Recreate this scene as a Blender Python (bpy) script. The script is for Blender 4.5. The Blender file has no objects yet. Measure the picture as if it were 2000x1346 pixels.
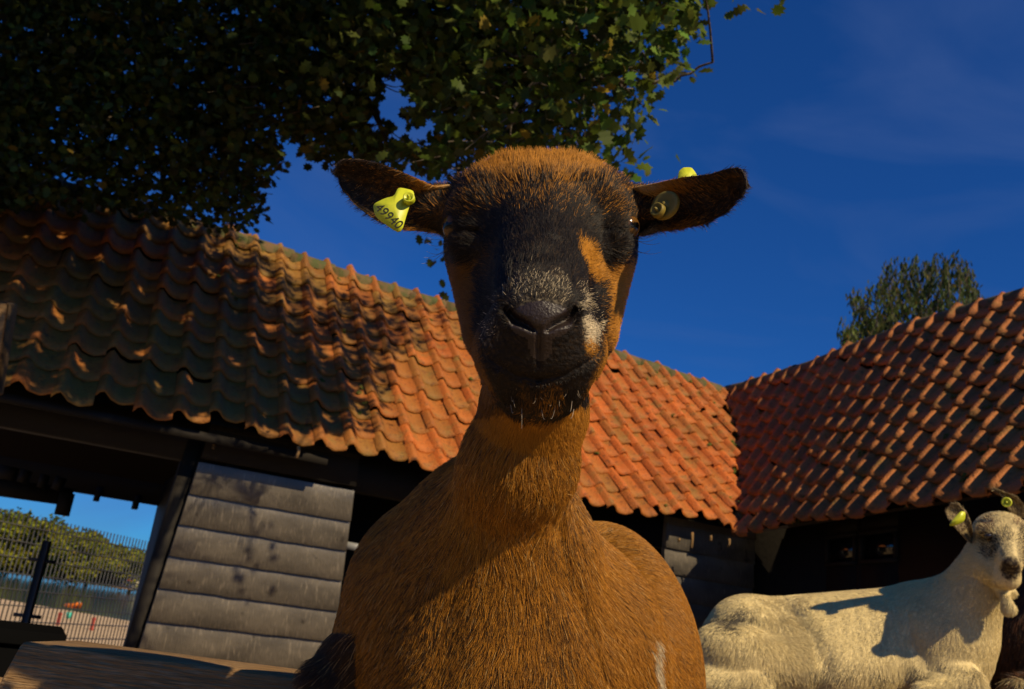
import bpy, math, random
import numpy as np
from mathutils import Vector

# ------------------------------------------------------------------ camera, world, sun, exposure
SC = bpy.context.scene
F = 1810.0
PITCH = math.radians(17.2)
ROLL = math.radians(7.4)
HC = 1.35
fw = np.array([0, math.cos(PITCH), math.sin(PITCH)])
_r0 = np.array([1.0, 0, 0])
_u0 = np.cross(_r0, fw)
_c, _s = math.cos(ROLL), math.sin(ROLL)
rt = _c * _r0 + _s * _u0
up = -_s * _r0 + _c * _u0
O = np.array([0, 0, HC])

cam_d = bpy.data.cameras.new('camera')
cam = bpy.data.objects.new('camera', cam_d)
SC.collection.objects.link(cam)
SC.camera = cam
from mathutils import Matrix
cam.matrix_world = Matrix(((rt[0], up[0], -fw[0], O[0]), (rt[1], up[1], -fw[1], O[1]), (rt[2], up[2], -fw[2], O[2]), (0, 0, 0, 1)))
cam_d.sensor_width = 36
cam_d.lens = 36 * F / 2000
cam_d.clip_start = 0.05
cam_d.clip_end = 2500
cam_d.dof.use_dof = True
cam_d.dof.focus_distance = 0.72
cam_d.dof.aperture_fstop = 18

SUN_TO = np.array([1.12, -1.20, 1.24])
SUN_TO /= np.linalg.norm(SUN_TO)
sl = bpy.data.lights.new('sun', 'SUN')
sl.energy = 5.0
sl.angle = math.radians(0.55)
sl.color = (1.0, 0.80, 0.50)
sun = bpy.data.objects.new('sun', sl)
SC.collection.objects.link(sun)
sun.rotation_euler = Vector(-SUN_TO).to_track_quat('-Z', 'Y').to_euler()
sun.location = (20, -20, 20)

W = bpy.data.worlds.new('World')
SC.world = W
W.use_nodes = True
wn = W.node_tree
for n_ in list(wn.nodes):
    wn.nodes.remove(n_)
wo = wn.nodes.new('ShaderNodeOutputWorld')
bg = wn.nodes.new('ShaderNodeBackground')
sky = wn.nodes.new('ShaderNodeTexSky')
sky.sky_type = 'NISHITA'
sky.sun_disc = False
sky.sun_elevation = math.asin(SUN_TO[2])
sky.sun_rotation = math.atan2(SUN_TO[0], SUN_TO[1])
sky.air_density = 1.0
sky.dust_density = 0.2
sky.ozone_density = 2.0
tint = wn.nodes.new('ShaderNodeMix')
tint.data_type = 'RGBA'
tint.blend_type = 'MULTIPLY'
tint.inputs[0].default_value = 1.0
tint.inputs[7].default_value = (0.13, 0.53, 1.22, 1)
geo = wn.nodes.new('ShaderNodeTexCoord')
mp = wn.nodes.new('ShaderNodeMapping')
mp.inputs['Rotation'].default_value = (0.3, 0.5, 0.9)
mp.inputs['Scale'].default_value = (1.0, 2.4, 3.2)
nz = wn.nodes.new('ShaderNodeTexNoise')
nz.inputs['Scale'].default_value = 2.6
nz.inputs['Detail'].default_value = 9
nz.inputs['Distortion'].default_value = 0.7
rp = wn.nodes.new('ShaderNodeValToRGB')
rp.color_ramp.elements[0].position = 0.5
rp.color_ramp.elements[1].position = 0.85
rp.color_ramp.elements[1].color = (0.42, 0.42, 0.42, 1)
cl = wn.nodes.new('ShaderNodeMix')
cl.data_type = 'RGBA'
cl.inputs[7].default_value = (1.2, 2.0, 4.8, 1)
wl = wn.links.new
wl(sky.outputs[0], tint.inputs[6])
wl(geo.outputs['Generated'], mp.inputs[0])
wl(mp.outputs[0], nz.inputs[0])
wl(nz.outputs[0], rp.inputs[0])
wl(rp.outputs[0], cl.inputs[0])
wl(tint.outputs[2], cl.inputs[6])
wl(cl.outputs[2], bg.inputs[0])
bg.inputs[1].default_value = 0.068
wl(bg.outputs[0], wo.inputs[0])

SC.view_settings.view_transform = 'Standard'
SC.view_settings.look = 'None'
SC.view_settings.exposure = 0.0
SC.view_settings.gamma = 1.0
SC.render.engine = 'CYCLES'
SC.cycles.use_denoising = True
SC.cycles.max_bounces = 5
SC.cycles.diffuse_bounces = 1
SC.cycles.glossy_bounces = 3
SC.cycles.transmission_bounces = 3
SC.cycles.caustics_reflective = False
SC.cycles.caustics_refractive = False
SC.cycles_curves.shape = 'RIBBONS'

rng = np.random.default_rng(7)
random.seed(7)
nrm = lambda v: v / np.maximum(np.linalg.norm(v, axis=-1, keepdims=True), 1e-9)


def ray(x, y):
    return fw + (x - 1000) / F * rt - (y - 673) / F * up


def P(x, y, d):
    return O + ray(x, y) * d


def onz(x, y, z):
    d = ray(x, y)
    return O + d * ((z - O[2]) / d[2])


def onplane(x, y, p0, n):
    d = ray(x, y)
    return O + d * (np.dot(p0 - O, n) / np.dot(d, n))


def V(x, y, d):
    """pixel + distance -> metres right, up, away"""
    return np.array([(x - 1000) / F * d, -(y - 673) / F * d, d])


def v2w(q):
    return O + q[..., 0:1] * rt + q[..., 1:2] * up + q[..., 2:3] * fw


def w2px(p):
    q = p - O
    z = q @ fw
    return 1000 + F * (q @ rt) / z, 673 - F * (q @ up) / z, z


# ------------------------------------------------------------------ materials
def mat(name, base=(0.5, 0.5, 0.5), rough=0.6, spec=0.5, attr=None, noise=None, bump=None, rand_attr=None):
    """noise=(scale,(r,g,b),lo,hi,stretch) mixes in a second colour; bump=(scale,strength,stretch)"""
    m = bpy.data.materials.new(name)
    m.use_nodes = True
    t = m.node_tree
    b = t.nodes['Principled BSDF']
    b.inputs['Roughness'].default_value = rough
    b.inputs['Specular IOR Level'].default_value = spec
    b.inputs['Base Color'].default_value = (*base, 1)
    L = t.links.new
    src = None
    tc = t.nodes.new('ShaderNodeTexCoord')
    if attr:
        a = t.nodes.new('ShaderNodeAttribute')
        a.attribute_name = attr
        src = a.outputs['Color']
    for k in (noise or []):
        sc_, col, lo, hi, st = k
        mpn = t.nodes.new('ShaderNodeMapping')
        mpn.inputs['Scale'].default_value = st
        L(tc.outputs['Object'], mpn.inputs[0])
        n = t.nodes.new('ShaderNodeTexNoise')
        n.inputs['Scale'].default_value = sc_
        n.inputs['Detail'].default_value = 6
        L(mpn.outputs[0], n.inputs[0])
        r = t.nodes.new('ShaderNodeMapRange')
        r.inputs[1].default_value = lo
        r.inputs[2].default_value = hi
        L(n.outputs[0], r.inputs[0])
        mx = t.nodes.new('ShaderNodeMix')
        mx.data_type = 'RGBA'
        mx.inputs[6].default_value = (*base, 1)
        if src is not None:
            L(src, mx.inputs[6])
        mx.inputs[7].default_value = (*col, 1)
        L(r.outputs[0], mx.inputs[0])
        src = mx.outputs[2]
    if src is not None:
        L(src, b.inputs['Base Color'])
    if bump:
        mpn = t.nodes.new('ShaderNodeMapping')
        mpn.inputs['Scale'].default_value = bump[2]
        L(tc.outputs['Object'], mpn.inputs[0])
        n = t.nodes.new('ShaderNodeTexNoise')
        n.inputs['Scale'].default_value = bump[0]
        n.inputs['Detail'].default_value = 5
        L(mpn.outputs[0], n.inputs[0])
        bp = t.nodes.new('ShaderNodeBump')
        bp.inputs['Strength'].default_value = bump[1]
        bp.inputs['Distance'].default_value = 0.01
        L(n.outputs[0], bp.inputs['Height'])
        L(bp.outputs[0], b.inputs['Normal'])
    return m


def leaf_mat(name):
    m = mat(name, rough=0.55, spec=0.18, attr='tone')
    t = m.node_tree
    b = t.nodes['Principled BSDF']
    tr = t.nodes.new('ShaderNodeBsdfTranslucent')
    mx = t.nodes.new('ShaderNodeMixShader')
    mx.inputs[0].default_value = 0.48
    a = [n for n in t.nodes if n.type == 'ATTRIBUTE'][0]
    t.links.new(a.outputs['Color'], tr.inputs[0])
    t.links.new(b.outputs[0], mx.inputs[1])
    t.links.new(tr.outputs[0], mx.inputs[2])
    t.links.new(mx.outputs[0], t.nodes['Material Output'].inputs[0])
    return m


def hair_mat(name):
    m = mat(name, rough=0.45, spec=0.25, attr='coat')
    return m


# ------------------------------------------------------------------ mesh helpers
def worig(o):
    v = Vector((0, 0, 0))
    while o is not None:
        v = v + o.location
        o = o.parent
    return v


def mesh_np(name, verts, faces, m=None, parent=None, origin=(0, 0, 0), smooth=False, attrs=None):
    """faces: (n,k) int array or list of such arrays"""
    verts = np.asarray(verts, float) - np.asarray(origin, float)
    if not isinstance(faces, list):
        faces = [faces]
    faces = [np.asarray(f_, np.int32) for f_ in faces if len(f_)]
    me = bpy.data.meshes.new(name)
    me.vertices.add(len(verts))
    me.vertices.foreach_set('co', verts.astype(np.float32).ravel())
    loops = np.concatenate([f_.ravel() for f_ in faces])
    sizes = np.concatenate([np.full(len(f_), f_.shape[1], np.int32) for f_ in faces])
    starts = np.concatenate([[0], np.cumsum(sizes)[:-1]]).astype(np.int32)
    me.loops.add(len(loops))
    me.loops.foreach_set('vertex_index', loops)
    me.polygons.add(len(sizes))
    me.polygons.foreach_set('loop_start', starts)
    me.polygons.foreach_set('loop_total', sizes)
    if smooth:
        me.polygons.foreach_set('use_smooth', np.ones(len(sizes), bool))
    me.update(calc_edges=True)
    for k, v in (attrs or {}).items():
        v = np.asarray(v, np.float32)
        a = me.attributes.new(k, 'FLOAT_COLOR', 'POINT')
        if v.shape[1] == 3:
            v = np.concatenate([v, np.ones((len(v), 1), np.float32)], 1)
        a.data.foreach_set('color', v.ravel())
    me.validate()
    if m:
        me.materials.append(m)
    ob = bpy.data.objects.new(name, me)
    SC.collection.objects.link(ob)
    if parent is not None:
        ob.parent = parent
        ob.location = Vector(origin) - worig(parent)
    else:
        ob.location = origin
    return ob


class MB:
    """collects boxes, tubes, sheets; build() links them as one mesh object"""

    def __init__(s):
        s.v, s.q, s.t, s.n = [], [], [], 0
        s.c = []

    def add(s, v, q=(), t=(), col=(1, 1, 1)):
        v = np.asarray(v, float)
        s.v.append(v)
        if len(q):
            s.q.append(np.asarray(q, int) + s.n)
        if len(t):
            s.t.append(np.asarray(t, int) + s.n)
        col = np.asarray(col, float)
        s.c.append(col if col.ndim == 2 else np.tile(col, (len(v), 1)))
        s.n += len(v)

    def box(s, c, ax, ay, az, col=(1, 1, 1), bev=0.0):
        """centre and three half-axis vectors"""
        c, ax, ay, az = [np.asarray(k, float) for k in (c, ax, ay, az)]
        if bev:
            nx, ny, nz = [np.linalg.norm(k) for k in (ax, ay, az)]
            bx, by, bz = ax * (1 - bev / nx), ay * (1 - bev / ny), az * (1 - bev / nz)
            vs, idx = [], {}
            for i in (-1, 1):
                for j in (-1, 1):
                    for k in (-1, 1):
                        idx[(i, j, k)] = len(vs)
                        vs += [c + ax * i + by * j + bz * k, c + bx * i + ay * j + bz * k, c + bx * i + by * j + az * k]
            q, t = [], []
            for a in (-1, 1):
                q.append([idx[(a, -1, -1)], idx[(a, 1, -1)], idx[(a, 1, 1)], idx[(a, -1, 1)]])
                q.append([idx[(-1, a, -1)] + 1, idx[(1, a, -1)] + 1, idx[(1, a, 1)] + 1, idx[(-1, a, 1)] + 1])
                q.append([idx[(-1, -1, a)] + 2, idx[(1, -1, a)] + 2, idx[(1, 1, a)] + 2, idx[(-1, 1, a)] + 2])
                for b in (-1, 1):
                    q.append([idx[(a, b, -1)], idx[(a, b, 1)], idx[(a, b, 1)] + 1, idx[(a, b, -1)] + 1])
                    q.append([idx[(a, -1, b)], idx[(a, 1, b)], idx[(a, 1, b)] + 2, idx[(a, -1, b)] + 2])
                    q.append([idx[(-1, a, b)] + 1, idx[(1, a, b)] + 1, idx[(1, a, b)] + 2, idx[(-1, a, b)] + 2])
                    for d in (-1, 1):
                        o_ = idx[(a, b, d)]
                        t.append([o_, o_ + 1, o_ + 2])
            s.add(vs, q, t, col)
            return
        vs = [c + i * ax + j * ay + k * az for i in (-1, 1) for j in (-1, 1) for k in (-1, 1)]
        s.add(vs, [[0, 1, 3, 2], [4, 6, 7, 5], [0, 4, 5, 1], [2, 3, 7, 6], [0, 2, 6, 4], [1, 5, 7, 3]], col=col)

    def bar(s, a, b, w, h, upv=(0, 0, 1), col=(1, 1, 1), bev=0.0):
        a, b = np.asarray(a, float), np.asarray(b, float)
        d = b - a
        L_ = np.linalg.norm(d)
        d = d / L_
        side = np.cross(d, upv)
        side /= np.linalg.norm(side)
        u_ = np.cross(side, d)
        s.box((a + b) / 2, d * L_ / 2, side * w / 2, u_ * h / 2, col, bev)

    def tube(s, pts, rad, n=6, col=(1, 1, 1), cap=True):
        pts = np.asarray(pts, float)
        rad = np.broadcast_to(np.asarray(rad, float), (len(pts),))
        tan = nrm(np.gradient(pts, axis=0))
        ref = np.array([0.31, 0.17, 0.93])
        a = nrm(np.cross(tan, ref))
        b = np.cross(tan, a)
        ang = np.arange(n) / n * 2 * math.pi
        v = pts[:, None] + rad[:, None, None] * (np.cos(ang)[None, :, None] * a[:, None] + np.sin(ang)[None, :, None] * b[:, None])
        q = []
        for i in range(len(pts) - 1):
            for j in range(n):
                k = (j + 1) % n
                q.append([i * n + j, i * n + k, (i + 1) * n + k, (i + 1) * n + j])
        vv = v.reshape(-1, 3)
        t = []
        if cap:
            vv = np.vstack([vv, pts[:1], pts[-1:]])
            e = len(pts) * n
            o2 = (len(pts) - 1) * n
            for j in range(n):
                k = (j + 1) % n
                t.append([k, j, e])
                t.append([o2 + j, o2 + k, e + 1])
        s.add(vv, q, t, col)

    def grid(s, pts, col=(1, 1, 1), flip=False):
        pts = np.asarray(pts, float)
        a, b = pts.shape[:2]
        i, j = np.meshgrid(np.arange(a - 1), np.arange(b - 1), indexing='ij')
        k = (i * b + j).ravel()
        q = np.stack([k, k + 1, k + b + 1, k + b], 1)
        if flip:
            q = q[:, ::-1]
        s.add(pts.reshape(-1, 3), q, col=col)

    def build(s, name, m, parent=None, origin=(0, 0, 0), smooth=False, colattr=None):
        fs = []
        if s.q:
            fs.append(np.concatenate(s.q))
        if s.t:
            fs.append(np.concatenate(s.t))
        at = {colattr: np.concatenate(s.c)} if colattr else None
        return mesh_np(name, np.concatenate(s.v), fs, m, parent, origin, smooth, at)


def empty(name, loc, label=None, cat=None, group=None):
    o = bpy.data.objects.new(name, None)
    o.empty_display_size = 0.1
    SC.collection.objects.link(o)
    o.location = loc
    if label:
        o['label'] = label
        o['category'] = cat
    if group:
        o['group'] = group
    return o


def tag(o, label=None, cat=None, group=None, kind=None):
    for k, v in (('label', label), ('category', cat), ('group', group), ('kind', kind)):
        if v:
            o[k] = v
    return o


# ------------------------------------------------------------------ ground, water
M_ground = mat('earth', (0.07, 0.05, 0.03), 0.95, 0.1, noise=[(1.3, (0.10, 0.07, 0.04), 0.4, 0.65, (1, 1, 1)), (14, (0.04, 0.03, 0.02), 0.45, 0.8, (1, 1, 1))], bump=(30, 0.5, (1, 1, 1)))
M_sand = mat('beach_sand', (0.62, 0.45, 0.27), 0.95, 0.1, noise=[(0.8, (0.5, 0.36, 0.2), 0.4, 0.7, (1, 1, 1))], bump=(6, 0.6, (1, 1, 1)))
M_water = mat('lake_water', (0.012, 0.03, 0.03), 0.08, 0.6, bump=(0.9, 0.12, (1, 3, 1)))
M_shore = mat('far_bank', (0.10, 0.08, 0.045), 0.95, 0.1, noise=[(0.2, (0.07, 0.09, 0.03), 0.4, 0.6, (1, 1, 1))])

g = MB()
g.grid([[(-60, -25, 0), (60, -25, 0)], [(-60, 17, 0), (60, 17, 0)]], flip=True)
tag(g.build('ground', M_ground), kind='structure')
sa, sb = onz(-260, 1125, 0), onz(400, 1238, 0)
sd = (sb - sa) / np.linalg.norm(sb - sa)
s0, s1 = sa - sd * 90, sb + sd * 120
back = np.array([-sd[1], sd[0], 0])
if back[1] < 0:
    back = -back
g = MB()
g.grid([[(-60, 17, 0.0), (60, 17, 0.0)], [tuple(s0), tuple(s1)], [tuple(s0 + back * 2 - [0, 0, 0.6]), tuple(s1 + back * 2 - [0, 0, 0.6])]], flip=True)
tag(g.build('beach', M_sand), kind='structure')
g = MB()
w0, w1 = s0 - back * 1.0 - [0, 0, 0.25], s1 - back * 1.0 - [0, 0, 0.25]
g.grid([[w0, w1], [w0 + back * 170 - sd * 400, w1 + back * 170 + sd * 400], [w0 + back * 190 - sd * 500, w1 + back * 190 + sd * 500]], flip=True)
tag(g.build('lake', M_water), kind='structure')
g = MB()
f0, f1 = s0 - sd * 600, s1 + sd * 600
fo = f0 + back * 165
g.grid([[f0 + back * 160 - [0, 0, 0.5], f1 + back * 160 - [0, 0, 0.5]], [f0 + back * 163 + [0, 0, 0.6], f1 + back * 163 + [0, 0, 0.6]],
        [f0 + back * 200 + [0, 0, 2.0], f1 + back * 200 + [0, 0, 2.0]], [f0 + back * 1200 + [0, 0, 4.0], f1 + back * 1200 + [0, 0, 4.0]]], flip=True)
tag(g.build('far_bank', M_shore), kind='structure')

# ------------------------------------------------------------------ barn
M_tile = mat('clay_tile', (0.5, 0.2, 0.07), 0.62, 0.3, attr='tone', noise=[(9, (0.22, 0.14, 0.035), 0.54, 0.76, (1, 1, 1)), (26, (0.16, 0.06, 0.02), 0.56, 0.72, (1, 1, 1)), (90, (0.05, 0.035, 0.02), 0.60, 0.72, (1, 1, 1))], bump=(80, 0.8, (1, 1, 1)))
M_under = mat('roof_lining', (0.03, 0.022, 0.016), 0.9, 0.1, bump=(20, 0.3, (1, 1, 1)))
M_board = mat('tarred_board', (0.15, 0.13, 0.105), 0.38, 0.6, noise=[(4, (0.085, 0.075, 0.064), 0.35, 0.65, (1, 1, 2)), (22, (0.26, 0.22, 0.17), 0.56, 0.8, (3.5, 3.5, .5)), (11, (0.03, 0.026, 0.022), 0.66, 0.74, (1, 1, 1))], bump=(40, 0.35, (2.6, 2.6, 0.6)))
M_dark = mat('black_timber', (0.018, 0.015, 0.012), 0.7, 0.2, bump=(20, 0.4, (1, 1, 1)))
M_moss = mat('moss', (0.07, 0.09, 0.02), 0.95, 0.05, noise=[(30, (0.13, 0.12, 0.03), 0.4, 0.7, (1, 1, 1))], bump=(60, 1, (1, 1, 1)))
M_wood = mat('weathered_wood', (0.32, 0.185, 0.075), 0.8, 0.2, noise=[(7, (0.20, 0.125, 0.055), 0.4, 0.66, (1, 14, 14)), (30, (0.42, 0.29, 0.15), 0.5, 0.8, (1, 10, 10))], bump=(26, 0.8, (1, 12, 12)))
M_glass = mat('window_glass', (0.012, 0.012, 0.012), 0.04, 1.0)
M_metal = mat('dark_metal', (0.03, 0.03, 0.032), 0.5, 0.5)
M_shade_black = mat('shade_black', (0.004, 0.004, 0.004), 1.0, 0.0)  # near-black colour stands in for the shade on the trough
M_galv = mat('galvanised', (0.22, 0.22, 0.22), 0.45, 0.6)

EZ = HC + 0.9
RZ = HC + 2.7
wdir = np.array([math.cos(math.radians(24.6)), math.sin(math.radians(24.6)), 0])
ndir = np.array([-wdir[1], wdir[0], 0])
Zv = np.array([0, 0, 1.0])
V0 = np.array([1.90, 6.99, EZ])
V1 = onz(1425, 768, RZ)
wr = nrm(onz(1350, 745, RZ) - onz(450, 470, RZ))   # ridge direction, old roof not quite square
uL = float(np.dot(V1 - V0, wdir))


def left_roof(u, t, h=0.0, sag=True):
    """u metres left of the inner corner, t 0 at eave .. 1 at ridge"""
    B = V0 - wdir * u
    T = V1 - wr * (u + uL)
    p = B + (T - B) * t
    z = h
    if sag:
        z += -0.035 * math.sin(math.pi * t) + 0.018 * math.sin(u * 1.7 + 1.0) * (0.4 + 0.6 * t)
    return p + NL * z


e2 = nrm(onz(1829, 991, EZ) - V0 + np.array([0.02, 0, 0]))
r2 = nrm(onz(2000, 577, RZ) - V1)
topm, botm = onz(1968, 592, RZ), onz(1707, 1012, EZ)
ub = float(np.dot(botm - V0, e2))
ut = float(np.dot(topm - V1, r2))
uR = ub - ut          # negative: how far the columns run behind the inner corner


def right_roof(u, t, h=0.0):
    B = V0 + e2 * u
    T = V1 + r2 * (u - ub + ut)
    p = B + (T - B) * t
    return p + NR * (h - 0.03 * math.sin(math.pi * t) + 0.02 * math.sin(u * 2.1) * t)


NL = nrm(np.cross(wdir, V1 - wr * uL - V0))
if NL[2] < 0:
    NL = -NL
NR = nrm(np.cross(botm - V0, topm - botm))
if NR[2] < 0:
    NR = -NR

barn = empty('barn', (0.3, 6.5, 0), 'old L-shaped black timber barn under mossy orange pantile roofs', 'barn')


def tiles(func, u0, u1, tw, rows, valley, mirror, colf, seed):
    r_ = np.random.default_rng(seed)
    mb = MB()
    nv = 11
    vv = np.linspace(0, 1, nv)
    nv = 13 if mirror else 11
    vv = np.linspace(0, 1, nv)
    prof = np.where(vv < 0.66, -0.12 * np.sin(np.pi * vv / 0.66), np.sin(np.pi * np.clip((vv - 0.66) / 0.34, 0, 1)) ** 1.2) * 0.046 if mirror else np.where(vv < 0.64, -0.62 * np.sin(np.pi * vv / 0.64), 1.0 * np.sin(np.pi * (vv - 0.64) / 0.36)) * 0.040
    if mirror:
        prof = prof[::-1]
    cols = int(round((u1 - u0) / tw))
    slip = r_.normal(0, 0.009, cols)
    for c in range(cols):
        ua = u0 + c * tw
        for k in range(rows):
            t0, t1 = k / rows, (k + 1.22) / rows
            tm = (k + 0.6) / rows
            if ua + tw * 0.5 < -valley * tm - 0.02:
                continue
            dt = r_.normal(0, 0.010) + slip[c]
            du = r_.normal(0, 0.004)
            rot = r_.normal(0, 0.012)
            lift = abs(r_.normal(0, 0.005))
            col = colf(ua, tm, r_)
            pts = []
            ss = [0.0, 0.0, 0.35, 0.7, 1.0]
            hh = [0.010, 0.027, 0.021, 0.013, 0.004]
            for si, (s_, h_) in enumerate(zip(ss, hh)):
                row = []
                for j in range(nv):
                    uu = ua + tw * (vv[j] * 1.02 - 0.01) + du * 0.5 + rot * s_ * 0.2
                    tt = t0 + (t1 - t0) * s_ + dt
                    hp = h_ + prof[j] + lift * (1 - s_) + 0.002 * math.sin(j * 2 + c)
                    row.append(func(uu, tt, hp + 0.03))
                pts.append(row)
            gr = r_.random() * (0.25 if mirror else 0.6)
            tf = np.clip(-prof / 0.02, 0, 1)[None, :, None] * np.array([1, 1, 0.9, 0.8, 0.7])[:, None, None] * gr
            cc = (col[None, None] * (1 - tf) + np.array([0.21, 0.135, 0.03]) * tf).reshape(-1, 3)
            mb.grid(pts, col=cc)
    return mb


def col_left(u, t, r_):
    k = r_.random()
    base = np.array([0.50, 0.125, 0.022]) * (0.75 + 0.45 * r_.random())
    old = np.array([0.25, 0.125, 0.024]) * (0.7 + 0.5 * r_.random())  # mossy tone, darkened further to paint in the tree shade
    moss = min(max((u - 0.9) / 2.2, 0), 1) * 0.75 + (0.35 if t > 0.85 else 0) + (0.15 if t < 0.12 else 0)  # more moss and more painted shade away from the inner corner
    w_ = min(1.0, max(0.0, moss * 0.8 + r_.normal(0.0, 0.22)))
    return base * (1 - w_) + old * w_


def col_right(u, t, r_):
    return np.array([0.44, 0.155, 0.04]) * (0.7 + 0.5 * r_.random())


TW = 0.208
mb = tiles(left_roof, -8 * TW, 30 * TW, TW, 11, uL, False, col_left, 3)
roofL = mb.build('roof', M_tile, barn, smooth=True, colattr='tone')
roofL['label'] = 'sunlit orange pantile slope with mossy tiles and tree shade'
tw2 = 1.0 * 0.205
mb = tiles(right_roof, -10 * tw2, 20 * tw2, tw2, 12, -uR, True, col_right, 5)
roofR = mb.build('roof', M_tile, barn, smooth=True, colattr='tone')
roofR['label'] = 'steep pantile slope lit only along its rolls'
# linings added to keep sun from leaking between tiles, and the far slopes
mb = MB()
ts = np.linspace(0.045, 1.0, 9)
mb.grid([[left_roof(u, t, -0.03) for u in np.linspace(6.4, -uL * t, 12)] for t in ts])
mb.grid([[right_roof(u, t, -0.03) for u in np.linspace(4.4, uR * t, 12)] for t in ts])
ra, rb_ = left_roof(6.4, 1, -0.03), left_roof(-uL, 1, -0.03)
bk = ndir * 2.0 - Zv * 1.75
mb.grid([[ra, rb_ + wdir * 2.0], [ra + bk, rb_ + bk + wdir * 2.0]])
pr = np.array([-r2[1], r2[0], 0])
if pr[0] < 0:
    pr = -pr
qa, qb = right_roof(4.4, 1, -0.03), right_roof(uR, 1, -0.03)
mb.grid([[qa, qb - r2 * 0.6], [qa + pr * 1.9 - Zv * 1.8, qb + pr * 1.9 - Zv * 1.8 - r2 * 0.6]])
mb.build('roof_lining', M_under, barn)
# ridge caps
M_cap = mat('ridge_clay', (0.16, 0.10, 0.05), 0.8, 0.2, noise=[(12, (0.08, 0.09, 0.03), 0.4, 0.6, (1, 1, 1))], bump=(60, 0.6, (1, 1, 1)))


def ridge(func, us, name, r_out=0.095):
    mbr = MB()
    for a_, b_ in zip(us[:-1], us[1:]):
        A, B = func(a_, 1.0, 0.0) + Zv * rng.normal(0.0, 0.006), func(b_ + (b_ - a_) * 0.08, 1.0, 0.0) + Zv * rng.normal(0.018, 0.006)
        d = nrm(B - A)
        sd_ = nrm(np.cross(d, Zv))
        rows = []
        for s_, rr in ((0, 0.6), (0, 1.0), (0.5, 0.93), (1, 0.86)):
            c_ = A + (B - A) * s_
            rows.append([c_ + (sd_ * math.cos(a) + Zv * math.sin(a)) * r_out * rr - Zv * 0.03 for a in np.linspace(-0.25, math.pi + 0.25, 11)])
        mbr.grid(rows)
    return mbr.build(name, M_cap, barn, smooth=True)


ridge(left_roof, np.arange(6.3, -uL - 0.2, -0.36), 'ridge_cap')
ridge(right_roof, np.arange(uR, 4.6, 0.36), 'ridge_cap')

# mossy clumps caught on the tiles
mb = MB()


def clump(c, n_, r_):
    k = 5
    for _ in range(6):
        o_ = c + rng.normal(0, r_ * 0.5, 3)
        rad = r_ * (0.4 + 0.5 * rng.random())
        th = np.linspace(0, 2 * math.pi, 7)[:-1]
        a = nrm(np.cross(n_, [0.3, 0.8, 0.1]))
        b = np.cross(n_, a)
        ring = [o_ + (a * math.cos(x) + b * math.sin(x)) * rad * (0.7 + 0.6 * rng.random()) for x in th]
        top = o_ + n_ * rad * 0.7
        mb.add(ring + [top], t=[[i, (i + 1) % 6, 6] for i in range(6)])


for _ in range(150):
    u_, t_ = rng.uniform(-1.3, 4.0), rng.uniform(0.02, 1)
    if rng.random() < 0.45:
        t_ = rng.uniform(0.93, 1.0)
    if u_ > -uL * t_ + 0.05:
        clump(left_roof(u_, t_, 0.04), NL, rng.uniform(0.008, 0.02))
for _ in range(230):
    u_, t_ = rng.uniform(-1.3, 3.4), rng.beta(1.1, 1.6)
    if u_ > uR * t_ + 0.03:
        clump(right_roof(u_, t_, 0.045), NR, rng.uniform(0.008, 0.022))
for _ in range(40):
    t_ = rng.random()
    clump(left_roof(-uL * t_ + rng.normal(0.0, 0.03), t_, 0.05), NL, rng.uniform(0.01, 0.02))
mb.build('moss', M_moss, barn, smooth=True)['kind'] = 'stuff'

# walls.  front wall plane 0.27 m behind the eave
WP = V0 + ndir * 0.27
wp = lambda x, y: onplane(x, y, WP, ndir)


def boards(name, xl, xr, z0, z1, pitch, m, uv_, nv_, parent, origin_pt, jitter=0.0016):
    """weatherboards between functions xl(z), xr(z) giving distance along uv_ from origin_pt"""
    mbb = MB()
    z = z0
    while z < z1 - 0.02:
        zt = min(z + pitch, z1)
        a0, a1 = xl(z), xr(z)
        b0, b1 = xl(zt), xr(zt)
        lo, hi = 0.028, 0.006
        n_ = 14
        rows = []
        wob = rng.normal(0, jitter, n_)
        wob2 = rng.normal(0, 0.0010, n_)
        for (zz, off, A, B, ww) in ((z - 0.002, 0.004, a0, a1, wob), (z, lo, a0, a1, wob), (zt + 0.012, hi, b0, b1, wob * 0)):
            rows.append([origin_pt * [1, 1, 0] + uv_ * (A + (B - A) * k / (n_ - 1)) + Zv * (zz + ww[k]) - nv_ * (off + wob2[k]) for k in range(n_)])
        mbb.grid(rows)
        for e_, A, B in ((0, a0, b0), (1, a1, b1)):
            o_ = origin_pt * [1, 1, 0]
            q0, q1 = o_ + uv_ * A + Zv * z, o_ + uv_ * B + Zv * (zt + 0.012)
            mbb.add([q0 - nv_ * lo, q1 - nv_ * hi, q1 + nv_ * 0.03, q0 + nv_ * 0.03], [[0, 1, 2, 3]])
        z = zt
    return mbb.build(name, m, parent)


def along(p):
    return float(np.dot(p - WP, wdir))


pl0, pl1 = wp(388, 905), wp(276, 1250)
pr0, pr1 = wp(690, 968), wp(648, 1262)


def lin(p, q):
    a, za, b, zb = along(p), p[2], along(q), q[2]
    return lambda z: a + (b - a) * (z - za) / (zb - za)


XL, XR = lin(pl0, pl1), lin(pr0, pr1)
ztop = wp(690, 962)[2]
bp = (ztop - wp(654, 1262 + 20)[2]) / 5.45
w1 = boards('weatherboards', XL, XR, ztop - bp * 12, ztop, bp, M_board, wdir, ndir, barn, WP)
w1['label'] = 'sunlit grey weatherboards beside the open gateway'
w2 = boards('upper_boards', XL, XR, ztop + 0.035, EZ + 0.1, bp, M_dark, wdir, ndir, barn, WP - ndir * 0.012)  # near-black material paints in the eave's shade on these boards
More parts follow.
